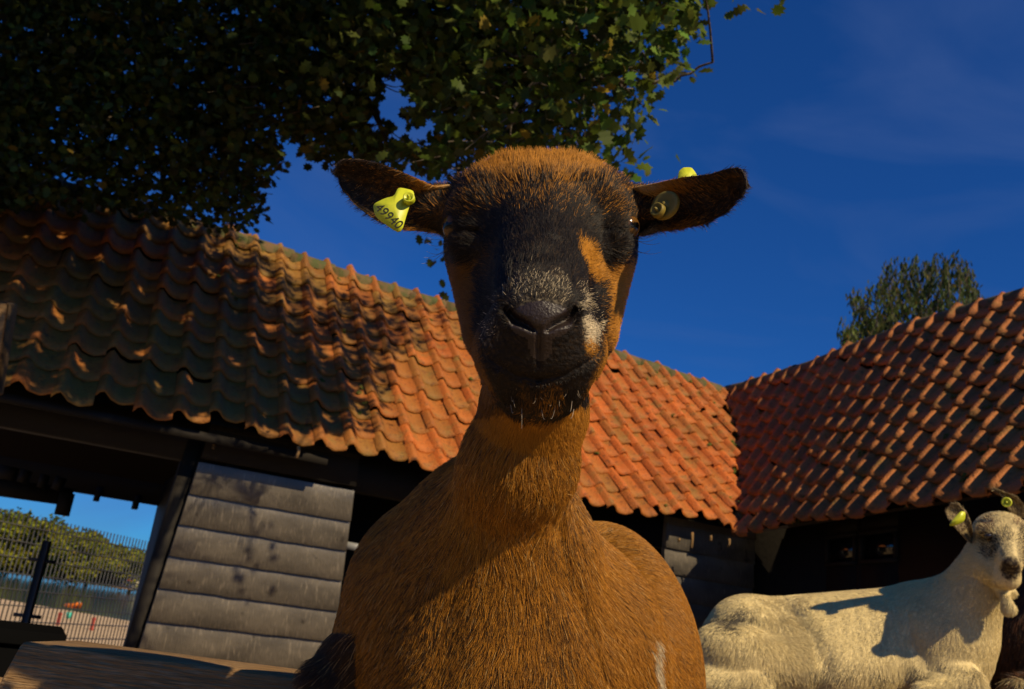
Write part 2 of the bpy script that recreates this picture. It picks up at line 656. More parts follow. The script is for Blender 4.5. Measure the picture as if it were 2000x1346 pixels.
# second run of boards by the inner corner
p2l = along(wp(1296, 1080))
cn = 0.02
zt2 = wp(1385, 1086)[2]
boards('weatherboards', lambda z: p2l, lambda z: 0.34, zt2 - bp * 8, zt2 + bp * 2, bp, M_board, wdir, ndir, barn, WP)
# dark frame timbers round the gateway and doorway, inner back wall, floor beams
mb = MB()
def wpt(a, z, off=0.0):
    return WP * [1, 1, 0] + wdir * a + Zv * z + ndir * off
for za, zb in ((0.0, EZ + 0.12),):
    mb.add([wpt(XL(za) - 0.05, za, 0.03), wpt(XL(za) + 0.0, za, 0.03), wpt(XL(zb) + 0.0, zb, 0.03), wpt(XL(zb) - 0.10, zb, 0.03),
            wpt(XL(za) - 0.05, za, 0.16), wpt(XL(za) + 0.0, za, 0.16), wpt(XL(zb) + 0.0, zb, 0.16), wpt(XL(zb) - 0.10, zb, 0.16)],
           [[0, 1, 2, 3], [4, 7, 6, 5], [0, 4, 5, 1], [1, 5, 6, 2], [2, 6, 7, 3], [3, 7, 4, 0]])
mb.build('door_jamb', M_dark, barn)
mb = MB()
lz = EZ - 0.10
mb.bar(wpt(-6.6, lz + .08, 0.1), wpt(0.05, lz + .08, 0.1), 0.12, 0.26)
mb.bar(wpt(-6.6, EZ - 0.03, -0.2), wpt(-3.2, EZ - 0.03, -0.2), 0.03, 0.05)
mb.build('eave_beam', M_dark, barn)
# back wall of the long wing, with the gateway right through
BWo = 3.55
bw = lambda x, y: onplane(x, y, WP + ndir * BWo, ndir)
gl_top, gr_top = bw(120, 948), bw(332, 1000)
zg = 0.5 * (gl_top[2] + gr_top[2])
agr = float(np.dot(bw(300, 1080) - WP, wdir))
mb = MB()
mb.box(wpt((-8 + 1.2) / 2, (zg + EZ + .2) / 2, BWo), wdir * 4.6, ndir * 0.05, Zv * (EZ + .2 - zg) / 2)
mb.box(wpt((agr + 2.0) / 2 + .0, zg / 2 - .002, BWo), wdir * (2.0 - agr) / 2, ndir * 0.05, Zv * (zg / 2 - .002))
for px in (190, 265):
    q = bw(px, 968 if px == 190 else 984)
    mb.box(q + Zv * 0.01, wdir * 0.025, ndir * 0.07, Zv * 0.06)
mb.box(wpt(agr - 0.02, 1.1, 1.8), wdir * 0.04, ndir * 1.8, Zv * 1.2)
mb.build('wall', M_dark, barn)
# door leaf with hand rail seen right of the sunlit boards, and its dark lining
mb = MB()
mb.box(wpt((XR(1.5) + p2l + 1.1) / 2, 1.2, 0.9), wdir * (p2l + 1.1 - XR(1.5)) / 2, ndir * 0.03, Zv * 1.35)
mb.box(wpt(XR(1.2) - 0.06, 1.2, 0.49), wdir * 0.02, ndir * 0.40, Zv * 1.2)
mb.build('partition', M_dark, barn)
mb = MB()
ra_ = onplane(662, 1062, WP + ndir * 0.06, ndir)
rb2 = onplane(740, 1078, WP + ndir * 0.06, ndir)
mb.bar(ra_, rb2, 0.04, 0.045)
mb.build('door_rail', M_galv, barn)
# hanging beam end in the gateway
mb = MB()
c1, c2 = P(-120, 935, 7.0), P(140, 972, 7.3)
mb.bar(c1, c2, 0.1, 0.13)
c3 = P(126, 985, 7.2)
mb.box(c3, wdir * 0.055, ndir * 0.05, Zv * 0.085)
for a_, b_ in (((0, 918), (30, 924)), ((42, 926), (55, 930)), ((80, 936), (90, 938)), ((108, 940), (122, 944))):
    q0, q1 = P(a_[0], a_[1] + 3, 7.0), P(b_[0], b_[1] + 3, 7.0)
    mb.bar(q0, q1, 0.08, 0.1)
mb.build('hanging_beam', M_dark, barn)
# right wing wall with its two windows
RP = V0 + pr * 0.30
rwp = lambda x, y: onplane(x, y, RP, pr)
wz = EZ
mb = MB()
z0_, z1_ = 1.62, 2.02
q = [rwp(1640, 1060), rwp(1712, 1090), rwp(1722, 1055), rwp(1812, 1095)]
al = [float(np.dot(k - RP, e2)) for k in q]


def rpt(a, z, off=0.0):
    return RP * [1, 1, 0] + e2 * a + Zv * z + pr * off


zw1, zw0 = rwp(1730, 1045)[2], rwp(1770, 1108)[2]
spans = [(-1.6, al[0]), (al[1], al[2]), (al[3], 5.2)]
for a_, b_ in spans:
    mb.box(rpt((a_ + b_) / 2, EZ / 2 + .05, 0.05), e2 * (b_ - a_) / 2, pr * 0.05, Zv * (EZ / 2 + .05))
for a_, b_ in ((al[0], al[1]), (al[2], al[3])):
    mb.box(rpt((a_ + b_) / 2, (EZ + .1 + zw1) / 2, 0.05), e2 * (b_ - a_) / 2, pr * 0.05, Zv * (EZ + .1 - zw1) / 2)
    mb.box(rpt((a_ + b_) / 2, zw0 / 2, 0.05), e2 * (b_ - a_) / 2, pr * 0.05, Zv * zw0 / 2)
mb.build('wall', M_dark, barn)
for a_, b_ in ((al[0], al[1]), (al[2], al[3])):
    mbw = MB()
    w_ = 0.025
    for z_ in (zw0 + w_ / 2, zw1 - w_ / 2):
        mbw.box(rpt((a_ + b_) / 2, z_, 0.0), e2 * (b_ - a_) / 2, pr * 0.02, Zv * w_ / 2)
    for aa in (a_ + w_ / 2, b_ - w_ / 2):
        mbw.box(rpt(aa, (zw0 + zw1) / 2, 0.0), e2 * w_ / 2, pr * 0.02, Zv * ((zw1 - zw0) / 2 - w_))
    wnd = mbw.build('window', M_dark, barn)
    mbp = MB()
    mbp.box(rpt((a_ + b_) / 2, (zw0 + zw1) / 2, 0.015), e2 * ((b_ - a_) / 2 - w_), pr * 0.003, Zv * ((zw1 - zw0) / 2 - w_))
    mbp.build('pane', M_glass, wnd)
# straw ends and hooks hanging from the eave
mb = MB()
for px, py, l_ in ((583, 872, 22), (1352, 1040, 36), (1424, 1052, 20), (1388, 1046, 12), (418, 868, 8), (1326, 1052, 7)):
    a_ = P(px, py, 5.5 if px < 700 else 6.75)
    mb = MB()
    mb.tube([a_, a_ - Zv * l_ * 0.0016 + wdir * .006, a_ - Zv * l_ * 0.0031], [0.012, 0.009, 0.013], 5)
    mb.build('tile_hook', M_wood, barn)

# pale post under the left end of the eave
mb = MB()
mb.bar(P(-22, 770, 4.7), P(8, 590, 4.7), 0.10, 0.10, upv=(0, 1, 0), bev=0.008)
mb.build('brace', M_wood, barn)

# ------------------------------------------------------------------ fence, lake side things
fa, fb = onz(-60, 980, 2.05) * [1, 1, 0], onz(420, 1088, 2.05) * [1, 1, 0]
fence = empty('mesh_fence', (fa + fb) / 2, 'black welded mesh fence between the barn gateway and the beach', 'fence')
mb = MB()
fl = np.linalg.norm(fb - fa)
fd = (fb - fa) / fl
fn = np.array([-fd[1], fd[0], 0])
for k in range(int(fl / 0.1)):
    a_ = fa + fd * k * 0.1
    mb.bar(a_ + Zv * 0.05, a_ + Zv * 2.06, 0.013, 0.013, upv=fn)
for z_ in np.arange(0.1, 2.03, 0.2):
    for o_ in (-0.009, 0.009):
        mb.bar(fa + Zv * z_ + fn * o_, fb + Zv * z_ + fn * o_, 0.012, 0.014)
mb.build('mesh_panel', M_metal, fence)
for k in (0.02, 0.98):
    mb = MB()
    a_ = fa + fd * fl * k + fn * 0.06
    mb.bar(a_, a_ + Zv * 2.12, 0.06, 0.06, upv=fn)
    mb.build('post', M_metal, fence)
pp = empty('metal_post', P(30, 1290, 6.4) * [1, 1, 0], 'short thick black metal post standing in front of the mesh fence', 'post')
mb = MB()
tpz = onplane(77, 1052, np.array(P(30, 1290, 6.4)), fw)
ppl = np.array(pp.location)
ph = P(77, 1052, 6.4)[2]
mb.bar(ppl, ppl + Zv * ph, 0.05, 0.05, upv=(0, 1, 0), bev=.004)
mb.build('shaft', M_metal, pp)
for z_ in (ph - 0.14, ph - 0.52):
    mb = MB()
    mb.bar(ppl + Zv * z_ - wdir * 0.09, ppl + Zv * z_ + wdir * 0.09, 0.03, 0.025)
    mb.build('bracket', M_metal, pp)

# boathouse on the far bank
M_white = mat('painted_board', (0.62, 0.56, 0.5), 0.7, 0.2, noise=[(1.5, (0.45, 0.4, 0.36), 0.4, 0.7, (1, 1, 1))])
M_red = mat('red_paint', (0.36, 0.04, 0.02), 0.5, 0.4)
M_roofd = mat('slate', (0.03, 0.03, 0.035), 0.7, 0.3)
bh = P(258, 1146, 175.0)
bh[2] = 0.4
boat = empty('boathouse', bh, 'small pale boathouse with dark roof on the far bank of the lake', 'building')
ex, ey = sd, back
def bbox(name, m, cx, cy, cz, hx, hy, hz, par=boat):
    b_ = MB()
    b_.box(bh + ex * cx + ey * cy + Zv * cz, ex * hx, ey * hy, Zv * hz)
    return b_.build(name, m, par)
bbox('wall', M_white, 0.2, 0, 0.95, 1.9, 1.6, 0.95)
b_ = MB()
b_.add([bh + ex * x + ey * y + Zv * z for x in (-2.3, 2.5) for y, z in ((-2.0, 1.9), (0, 3.0), (2.0, 1.9))],
       [[0, 3, 4, 1], [1, 4, 5, 2], [0, 2, 5, 3]], [[0, 1, 2], [3, 5, 4]])
b_.build('roof', M_roofd, boat)
for x in (-1.2, 0.1, 1.4):
    w_ = bbox('window', M_white, x, -1.63, 1.15, 0.36, 0.03, 0.4)
    bbox('pane', M_glass, x, -1.67, 1.15, 0.28, 0.02, 0.32, w_)
bbox('deck', M_wood, -0.4, -2.6, 0.05, 2.9, 1.0, 0.08)
for x in (-2.6, 2.2):
    bbox('awning', M_red, x, -2.2, 1.6, 0.45, 0.6, 0.06)

# things on the sand
def lathe(name, m, base, prof, par=None, n=12):
    b_ = MB()
    a = np.arange(n + 1) / n * 2 * math.pi
    b_.grid([[base + np.array([math.cos(t) * r_, math.sin(t) * r_, z_]) for t in a] for r_, z_ in prof])
    return b_.build(name, m, par, origin=(0, 0, 0), smooth=True)
for i_, (x, y, lab) in enumerate(((112, 1221, 'red bollard on the sand, close to the orange dinghy'), (178, 1231, 'red bollard on the sand, nearest to the weatherboards'))):
    q = onz(x, y, 0)
    o_ = empty('bollard', q, lab, 'bollard', 'red bollards on the beach')
    lathe('shaft', M_red, q, [(0.0, 0), (0.06, 0), (0.055, 0.03), (0.05, 0.06), (0.045, 0.28)], o_)
    lathe('cap', M_red, q, [(0.055, 0.28), (0.06, 0.31), (0.04, 0.345), (0.0, 0.36)], o_)
q = onz(140, 1192, 0)
M_orange = mat('orange_rubber', (0.65, 0.16, 0.01), 0.5, 0.4)
dn = empty('dinghy', q, 'small orange dinghy with a pale bow pulled up at the waterline', 'boat')
a = np.linspace(0, 2 * math.pi, 25)
hull = np.array([q + sd * math.cos(t) * 0.40 * (1.0 if math.cos(t) < 0 else 1.15) + back * math.sin(t) * 0.2 + Zv * (0.17 + 0.12 * max(0, math.cos(t)) ** 2) for t in a])
mb = MB(); mb.tube(hull, 0.08, 8, cap=False); mb.build('hull', M_orange, dn, smooth=True)
mb = MB(); mb.grid([[q + sd * x * .35 + back * y * .15 + Zv * .1 for x in (-1, 1)] for y in (-1, 1)]); mb.build('floor_panel', M_orange, dn)
mb = MB(); mb.tube([q + sd * 0.34 + Zv * 0.24, q + sd * 0.42 + Zv * 0.33, q + sd * .45 + Zv * .42], [0.07, 0.06, 0.02], 8); mb.build('bow', M_white, dn, smooth=True)
q = onz(133, 1208, 0)
M_turq = mat('turquoise_plastic', (0.05, 0.4, 0.3), 0.4, 0.4)
bk_ = empty('bucket', q, 'tiny turquoise bucket left on the sand', 'bucket')
lathe('body', M_turq, q, [(0.0, 0.0), (0.07, 0.0), (0.1, 0.2), (0.095, 0.2), (0.06, 0.02)], bk_)
mb = MB(); mb.tube([q + sd * math.cos(t) * .1 + Zv * (.2 + .1 * math.sin(t)) for t in np.linspace(0, math.pi, 9)], .008, 5); mb.build('handle', M_turq, bk_)

# ------------------------------------------------------------------ foliage
def leaves(pos, size, nrmv, colr, kind='oak', hang=False):
    """batch of leaf polygons; returns verts, quads/tris, colours"""
    if kind == 'oak':
        out = [(0, 0), (0.10, 0.16), (0.30, 0.20), (0.20, 0.34), (0.42, 0.50), (0.24, 0.58), (0.34, 0.78), (0.12, 0.84), (0, 1.0)]
    elif kind == 'willow':
        out = [(0, 0), (0.10, 0.25), (0.13, 0.5), (0.09, 0.75), (0, 1.0)]
    else:
        out = [(0, 0), (0.35, 0.25), (0.42, 0.55), (0.2, 0.85), (0, 1)]
    R_ = np.array([(x, y, 0.12 * x) for x, y in out])
    k = len(out)
    Lh = np.array([(-x, y, 0.12 * x) for x, y in out[1:-1]])
    tv = np.vstack([R_, Lh])
    tv[:, 2] -= 0.18 * (tv[:, 1] - 0.5) ** 2
    tris = []
    # strips between right edge and left edge through the midrib points
    for i in range(1, k - 2):
        r0_, r1_ = i, i + 1
        l0_, l1_ = k + i - 1, k + i
        tris += [[l0_, r0_, r1_], [l0_, r1_, l1_]]
    tris += [[0, 1, k], [k - 2, k - 1, k + k - 3]]
    tris = np.array(tris)
    n = len(pos)
    N_ = nrm(nrmv)
    a = nrm(np.cross(N_, rng.normal(0, 1, (n, 3))))
    b = np.cross(N_, a)
    if hang:
        b = nrm(np.array([0, 0, -1.0]) + rng.normal(0, 0.28, (n, 3)))
        a = nrm(np.cross(b, N_))
        N_ = np.cross(a, b)
    v = pos[:, None] + size[:, None, None] * (tv[None, :, 0:1] * a[:, None] + tv[None, :, 1:2] * b[:, None] + tv[None, :, 2:3] * N_[:, None])
    f_ = tris[None] + (np.arange(n) * len(tv))[:, None, None]
    c = np.repeat(colr, len(tv), axis=0)
    return v.reshape(-1, 3), f_.reshape(-1, 3), c


def inpoly(x, y, poly):
    ins = np.zeros(len(x), bool)
    n = len(poly)
    for i in range(n):
        x1, y1 = poly[i]
        x2, y2 = poly[(i + 1) % n]
        c = ((y1 > y) != (y2 > y)) & (x < (x2 - x1) * (y - y1) / (y2 - y1 + 1e-9) + x1)
        ins ^= c
    return ins


def leafcol(n, base, var, yellow=0.0):
    c = np.array(base)[None] * (1 + rng.normal(0, var, (n, 1)))
    c = c * (1 + rng.normal(0, 0.12, (n, 3)))
    y_ = rng.random(n) < yellow
    c[y_] = np.array([0.20, 0.14, 0.02])
    return np.clip(c, 0.005, 0.6)


M_leaf = leaf_mat('oak_leaf')
M_bark = mat('bark', (0.17, 0.14, 0.10), 0.9, 0.15, noise=[(10, (0.05, 0.04, 0.03), 0.4, 0.6, (2, 2, 0.4))], bump=(16, 1, (2, 2, .4)))
poly_c = [(-400, -500), (1700, -500), (1560, -90), (1400, -60), (1382, 10), (1372, 60), (1360, 85), (1340, 95), (1345, 150), (1300, 160), (1290, 200), (1235, 250), (1262, 305),
          (1235, 340), (1150, 330), (1000, 350), (880, 345), (800, 330), (760, 330), (690, 325), (640, 325), (600, 300), (560, 262), (530, 240),
          (545, 300), (560, 325), (520, 355), (520, 405), (516, 436), (480, 450), (420, 446), (330, 422), (200, 405), (60, 408), (-400, 420)]
holes = [((770, 195), (45, 60)), ((795, 262), (40, 30)), ((842, 250), (30, 38)), ((740, 235), (20, 40)), ((130, 355), (32, 22)), ((190, 365), (20, 18)), ((148, 270), (16, 14)), ((445, 30), (22, 14)), ((255, 215), (10, 18)), ((640, 200), (14, 18)), ((660, 245), (18, 10)), ((510, 200), (16, 14)), ((1120, 60), (8, 10)), ((420, 300), (10, 22)), ((55, 370), (18, 14)), ((365, 350), (8, 18)), ((350, 290), (16, 10)),
         ((1310, 120), (14, 12)), ((1275, 155), (14, 12)), ((345, 150), (12, 12)), ((250, 135), (12, 16)), ((560, 130), (8, 8)), ((900, 60), (6, 8)), ((1240, 250), (16, 12))]
Dfun = lambda x: np.interp(x, [-400, 0, 500, 900, 1150, 1600], [6.2, 6.0, 5.6, 4.9, 4.3, 4.0])
cx, cy = np.concatenate([rng.uniform(-380, 1540, 3300), rng.uniform(560, 1280, 600), rng.uniform(-60, 600, 750)]), np.concatenate([rng.uniform(-420, 410, 3300), rng.uniform(0, 345, 600), rng.uniform(-20, 450, 750)])
ok = inpoly(cx, cy, poly_c)
cx, cy = cx[ok], cy[ok]
CD = Dfun(cx) + rng.normal(0, 0.45, len(cx))
clusters = P(0, 0, 0) + (ray(cx[:, None], cy[:, None]) * CD[:, None])
# a few extra sprays below the crown, left of the goat's cheek and at the top edge
extra = [(866, 482), (876, 515), (884, 548), (858, 470), (868, 500), (880, 530), (505, 395), (545, 310), (1480, -6), (1462, -10), (1490, -14), (880, 330), (1255, 300), (1262, 330), (1350, 130), (1325, 128)]
ex_w = np.array([P(x, y, float(Dfun(x))) for x, y in extra if not (480 < x < 560)])
# parts of the crown above the picture that shade the left slope
shade_poly = [(-350, 330), (0, 400), (330, 425), (430, 500), (560, 575), (700, 600), (880, 625), (850, 690), (770, 700), (740, 775), (690, 790), (640, 835), (450, 830), (380, 855), (0, 770), (-350, 700)]
hx, hy = rng.uniform(-350, 900, 2300), rng.uniform(330, 860, 2300)
ok = inpoly(hx, hy, shade_poly)
sh = []
Lp = left_roof(1.0, 0.5, 0)
for x, y in zip(hx[ok], hy[ok]):
    q = onplane(x, y, Lp, NL) + SUN_TO * rng.uniform(3.6, 6.0)
    X, Y, Zd = w2px(q)
    if Y < -70 or inpoly(np.array([X]), np.array([Y]), poly_c)[0]:
        sh.append(q)
sh = np.array(sh)
allc = np.vstack([clusters, ex_w, sh])
isx = np.concatenate([np.zeros(len(clusters)), np.ones(len(ex_w)), np.full(len(sh), 2)])
PV, PF, PC = [], [], []
off = 0
npl = np.where(isx == 0, 26, np.where(isx == 1, 14, 24)).astype(int)
srad = np.where(isx == 1, 0.06, 0.15)
pos = np.repeat(allc, npl, 0) + rng.normal(0, 1, (npl.sum(), 3)) * np.repeat(srad, npl)[:, None]
kindx = np.repeat(isx, npl)
X, Y, Zd = w2px(pos)
keep = np.ones(len(pos), bool)
vis = (kindx < 2) & (X > -40) & (X < 2040) & (Y > -40)
jx, jy = X + rng.normal(0, 6, len(X)), Y + rng.normal(0, 6, len(X))
keep &= ~(vis & (kindx == 0) & ~inpoly(jx, jy, poly_c))
for (hx_, hy_), (ax_, ay_) in holes:
    keep &= ~(vis & (((jx - hx_) / ax_) ** 2 + ((jy - hy_) / ay_) ** 2 < 0.7))
keep &= ~((kindx == 2) & (Y > -30) & ~inpoly(X, Y, poly_c))
Sroof, Swall = NL, ndir
def downsun(q, p0, n_):
    t_ = ((q - p0) @ n_) / (SUN_TO @ n_)
    return q - SUN_TO * t_[:, None], t_
hp, ht = downsun(pos, WP, ndir)
wx, wy, _ = w2px(hp)
hidden = (Y < -30) | (kindx == 2)
keep &= ~(((kindx != 1) | (rng.random(len(kindx)) < 0.75)) & (ht > 0) & (wx > 250) & (wx < 1000) & (wy > 885) & (wy < 1340))
hp, ht = downsun(pos, Lp, NL)
wx, wy, _ = w2px(hp)
rline = np.interp(wx, [0, 450, 900, 1425], [330, 470, 600, 768])
eline = np.interp(wx, [0, 450, 1440], [760, 850, 1047])
on = (ht > 0) & (wx > 0) & (wx < 1460) & (wy > rline) & (wy < eline)
want = inpoly(wx + rng.normal(0, 10, len(wx)), wy + rng.normal(0, 8, len(wx)), shade_poly)
keep &= ~(hidden & on & ~want & (rng.random(len(wx)) < 0.93))
ru, rv = hp @ wdir, hp[:, 2]
fk = np.sin(ru * 13 + 2.2 * np.sin(rv * 11)) + np.sin(rv * 26 + 2 * np.sin(ru * 7.3)) + np.sin(ru * 29 + rv * 17)
keep &= ~((kindx != 1) & on & (fk > 1.35))
# small random openings
gap = np.sin(X * 0.041 + 2 * np.sin(Y * 0.03)) * np.sin(Y * 0.047 + 1.7 * np.sin(X * 0.023))
g2 = np.sin(X * 0.09 + 3 * np.sin(Y * 0.05)) + np.sin(Y * 0.11 + 2.6 * np.sin(X * 0.06))
keep &= ~(vis & ((gap > 0.90) | (g2 > 1.72)))
pos = pos[keep]
X, Y = X[keep], Y[keep]
n = len(pos)
sz = np.clip(rng.normal(0.056, 0.012, n), 0.03, 0.078) * np.interp(X, [0, 700, 1200], [0.9, 0.95, 1.1])
col = leafcol(n, (0.065, 0.088, 0.016), 0.3, 0.02)
lit_right = np.clip((X - 600) / 500, 0, 1)[:, None]
col = col * (0.75 + 0.95 * lit_right * np.array([0.9, 1.0, 0.7]))  # sunlight put into the colour: leaves brighter towards the right
nv_ = rng.normal(0, 1, (n, 3)) + np.array([0.1, -0.2, 0.7])
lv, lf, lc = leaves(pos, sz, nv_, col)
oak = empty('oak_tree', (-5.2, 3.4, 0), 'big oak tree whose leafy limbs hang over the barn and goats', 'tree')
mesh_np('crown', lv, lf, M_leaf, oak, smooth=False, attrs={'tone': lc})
# trunk and limbs
mb = MB()
tb = np.array([-5.2, 3.4, 0])
def curve(pts, r0_, r1_, n_=14, wob=0.04):
    pts = np.asarray(pts, float)
    t = np.linspace(0, len(pts) - 1, n_)
    out = []
    for k in range(3):
        out.append(np.interp(t, np.arange(len(pts)), pts[:, k]))
    o_ = np.stack(out, 1)
    for _ in range(2):
        o_[1:-1] = (o_[:-2] + 2 * o_[1:-1] + o_[2:]) / 4
    o_[1:-1] += rng.normal(0, wob, (n_ - 2, 3))
    mb.tube(o_, np.linspace(r0_, r1_, n_), 9)
    return o_
curve([tb - Zv * .1, tb + [0.1, 0, 1.5], tb + [0.25, 0.1, 3.2]], 0.36, 0.27, 10, 0.01)
fork = tb + [0.25, 0.1, 3.1]
limbs = []
limbs.append(curve([fork, P(-250, 40, 6.2), P(250, -60, 6.0), P(700, -150, 5.4), P(1100, -160, 4.8)], 0.2, 0.03, 26, 0.05))
limbs.append(curve([fork, P(-250, 200, 6.4), P(150, 170, 6.2), P(420, 330, 6.0)], 0.13, 0.02, 18, 0.05))
limbs.append(curve([fork, fork + [1.2, -.2, 2.6], fork + [3.0, -.1, 3.5], fork + [5.6, -.4, 3.6], fork + [7.2, -.2, 3.4]], 0.18, 0.03, 22, 0.06))
limbs.append(curve([P(600, -120, 5.5), P(700, 60, 5.2), P(730, 200, 5.1), P(760, 300, 5.0)], 0.05, 0.008, 14, 0.02))
limbs.append(curve([P(950, -150, 5.0), P(1060, 30, 4.7), P(1085, 65, 4.5)], 0.045, 0.022, 10, 0.01))
limbs.append(curve([P(1080, 60, 4.3), P(1130, 115, 3.9), P(1185, 145, 3.75), P(1235, 165, 3.7), P(1290, 158, 3.65), P(1340, 148, 3.65), P(1392, 122, 3.6)], 0.015, 0.004, 22, 0.005))
limbs.append(curve([P(1185, 145, 3.75), P(1240, 135, 3.7), P(1290, 110, 3.65)], 0.008, 0.003, 8, 0.004))
limbs.append(curve([P(1085, 62, 4.2), P(1180, 52, 3.8), P(1265, 28, 3.7)], 0.012, 0.004, 10, 0.006))
limbs.append(curve([P(1100, 60, 4.5), P(1010, 200, 4.5), P(960, 330, 4.6)], 0.02, 0.005, 12, 0.02))
limbs.append(curve([P(760, 60, 5.0), P(880, 250, 4.9), P(905, 420, 4.9), P(880, 530, 4.9)], 0.012, 0.004, 12, 0.01))
limbs.append(curve([P(120, 170, 6.2), P(330, 60, 5.8), P(300, 20, 5.7)], 0.03, 0.008, 12, 0.02))
limbs.append(curve([P(1340, -160, 4.3), P(1440, -70, 4.1), P(1480, -8, 4.0)], 0.02, 0.004, 8, 0.01))
LP_ = np.vstack([l_[3:] for l_ in limbs])
for ci in rng.choice(len(allc), 520, replace=False):
    c_ = allc[ci]
    d_ = np.linalg.norm(LP_ - c_, axis=1)
    j = int(np.argmin(d_))
    if d_[j] < 0.1:
        continue
    m_ = (LP_[j] * 0.45 + c_ * 0.55) + Zv * 0.12 * d_[j] + rng.normal(0, 0.05, 3)
    ww = [LP_[j], m_, c_]
    XX, YY, _z = w2px(np.array([m_, (m_ + c_) / 2]))
    if (inpoly(XX, YY, poly_c) | (YY < -30) | (XX < -30)).all():
        t = np.linspace(0, 1, 6)[:, None]
        pts = (1 - t) ** 2 * ww[0] + 2 * t * (1 - t) * ww[1] + t ** 2 * ww[2]
        mb.tube(pts, np.linspace(0.004 + 0.003 * min(d_[j], 2), 0.002, 6), 4, cap=False)
mb.build('trunk', M_bark, oak, smooth=True)

# weeping tree behind the right wing
M_wil = leaf_mat('birch_leaf')
wb = P(1800, 700, 17.0) * [1, 1, 0]
wt = empty('weeping_tree', wb, 'airy tree with drooping twigs rising behind the right barn roof', 'tree')
polyw = [(1650, 700), (1640, 650), (1642, 590), (1660, 560), (1700, 555), (1720, 545), (1728, 505), (1760, 495), (1820, 490), (1890, 495), (1915, 540), (1930, 600), (1960, 590), (1985, 640), (1900, 800), (1660, 800)]
cx, cy = rng.uniform(1630, 1960, 1000), rng.uniform(485, 790, 1000)
ok = inpoly(cx, cy, polyw)
cx, cy = cx[ok], cy[ok]
pos, cols, nvs = [], [], []
mb = MB()
for x, y in zip(cx, cy):
    d0 = 17 + rng.normal(0, 0.8)
    st_ = P(x, y, d0)
    L_ = rng.uniform(0.25, 0.7)
    m_ = int(L_ / 0.028)
    dr = rng.normal(0, 0.12, 3) * [1, 1, 0]
    t = np.linspace(0, 1, m_)[:, None]
    ln = st_ + dr * t - Zv * L_ * t ** 1.2
    mb.tube(ln[::max(1, m_ // 4)], 0.006, 3, cap=False)
    pos.append(ln + rng.normal(0, 0.045, ln.shape))
pos = np.vstack(pos)
n = len(pos)
X, Y, _ = w2px(pos)
g_ = np.clip((1760 - X) / 120, 0, 1)[:, None]
col = leafcol(n, (0.055, 0.075, 0.018), 0.3, 0.03) * (1 + 1.0 * g_ * np.array([1, 0.8, 0.4]))  # left leaves coloured brighter and yellower, as if the sun caught them
lv, lf, lc = leaves(pos, rng.uniform(0.09, 0.16, n), rng.normal(0, 1, (n, 3)) * [1, 1, .3], col, 'willow', True)
mesh_np('crown', lv, lf, M_wil, wt, attrs={'tone': lc})
curve([wb, wb + Zv * 3, P(1800, 640, 17)], 0.22, 0.07, 10, 0.02)
for x, y in ((1680, 600), (1740, 560), (1790, 520), (1850, 520), (1900, 580), (1700, 650), (1860, 600)):
    curve([P(1800, 690, 17), P((1800 + x) / 2, (690 + y) / 2 - 15, 17), P(x, y, 17 + rng.normal(0, .5))], 0.05, 0.012, 8, 0.02)
mb.build('trunk', M_bark, wt, smooth=True)

# trees on the far bank
M_far = leaf_mat('far_leaf')
def far_tree(name, h, w_, base_col, seed):
    r_ = np.random.default_rng(seed)
    root = empty(name, (0, 0, 0))
    mbt = MB()
    mbt.tube([(0, 0, -0.5), (0.1, 0, h * 0.3), (0, 0.1, h * 0.75)], [0.35, 0.25, 0.08], 7)
    lobes = [(r_.normal(0, w_ * 0.24), r_.normal(0, w_ * 0.24), h * r_.uniform(0.10, 0.86), w_ * r_.uniform(0.16, 0.30)) for _ in range(34)]
    for lx, ly, lz_, lr in lobes[:10]:
        mbt.tube([(0, 0, lz_ * 0.5), (lx * .6, ly * .6, lz_ * 0.85), (lx, ly, lz_)], [0.12, 0.07, 0.03], 5)
    ps = []
    for lx, ly, lz_, lr in lobes:
        d_ = nrm(r_.normal(0, 1, (170, 3))) * (lr * r_.uniform(0.55, 1.08, (170, 1)))
        ps.append(d_ * [1, 1, 0.8] + [lx, ly, lz_])
    ps = np.vstack(ps)
    n_ = len(ps)
    c_ = np.array(base_col)[None] * (1 + r_.normal(0, 0.22, (n_, 1))) * (1 + r_.normal(0, 0.08, (n_, 3)))
    lv_, lf_, lc_ = leaves(ps, r_.uniform(0.5, 0.95, n_), r_.normal(0, 1, (n_, 3)) + [0, 0, .4], np.clip(c_, .01, .5), 'plain')
    mesh_np('crown', lv_, lf_, M_far, root, attrs={'tone': lc_})
    mbt.build('trunk', M_bark, root, smooth=True)
    return root
protos = [far_tree('bank_tree', 13, 11, (0.27, 0.27, 0.02), 1), far_tree('bank_tree', 11, 12, (0.20, 0.22, 0.02), 2), far_tree('bank_tree', 14, 9, (0.10, 0.13, 0.025), 3)]
used = set()
labs = ['rounded tree']
spots = []
bx = [-30, -4, 22, 50, 76, 100, 128, 152, 176, 200, 224, 250, 276, 300]
for i, x in enumerate(bx):
    top = np.interp(x, [-30, 0, 40, 60, 113, 159, 175, 205, 245, 300], [990, 972, 985, 1006, 1016, 1036, 1056, 1053, 1073, 1076])
    spots.append((x, 178 + 9 * (i % 3) + (6 if i % 2 else 0), top + rng.normal(0, 3), i % 3))
    if i % 2 == 0:
        spots.append((x + 12, 200, top + 5, (i + 1) % 3))
spots.sort(key=lambda q: q[0])
ORD = 'first second third fourth fifth sixth seventh eighth ninth tenth eleventh twelfth thirteenth fourteenth fifteenth sixteenth seventeenth eighteenth nineteenth twentieth twenty-first twenty-second twenty-third'.split()
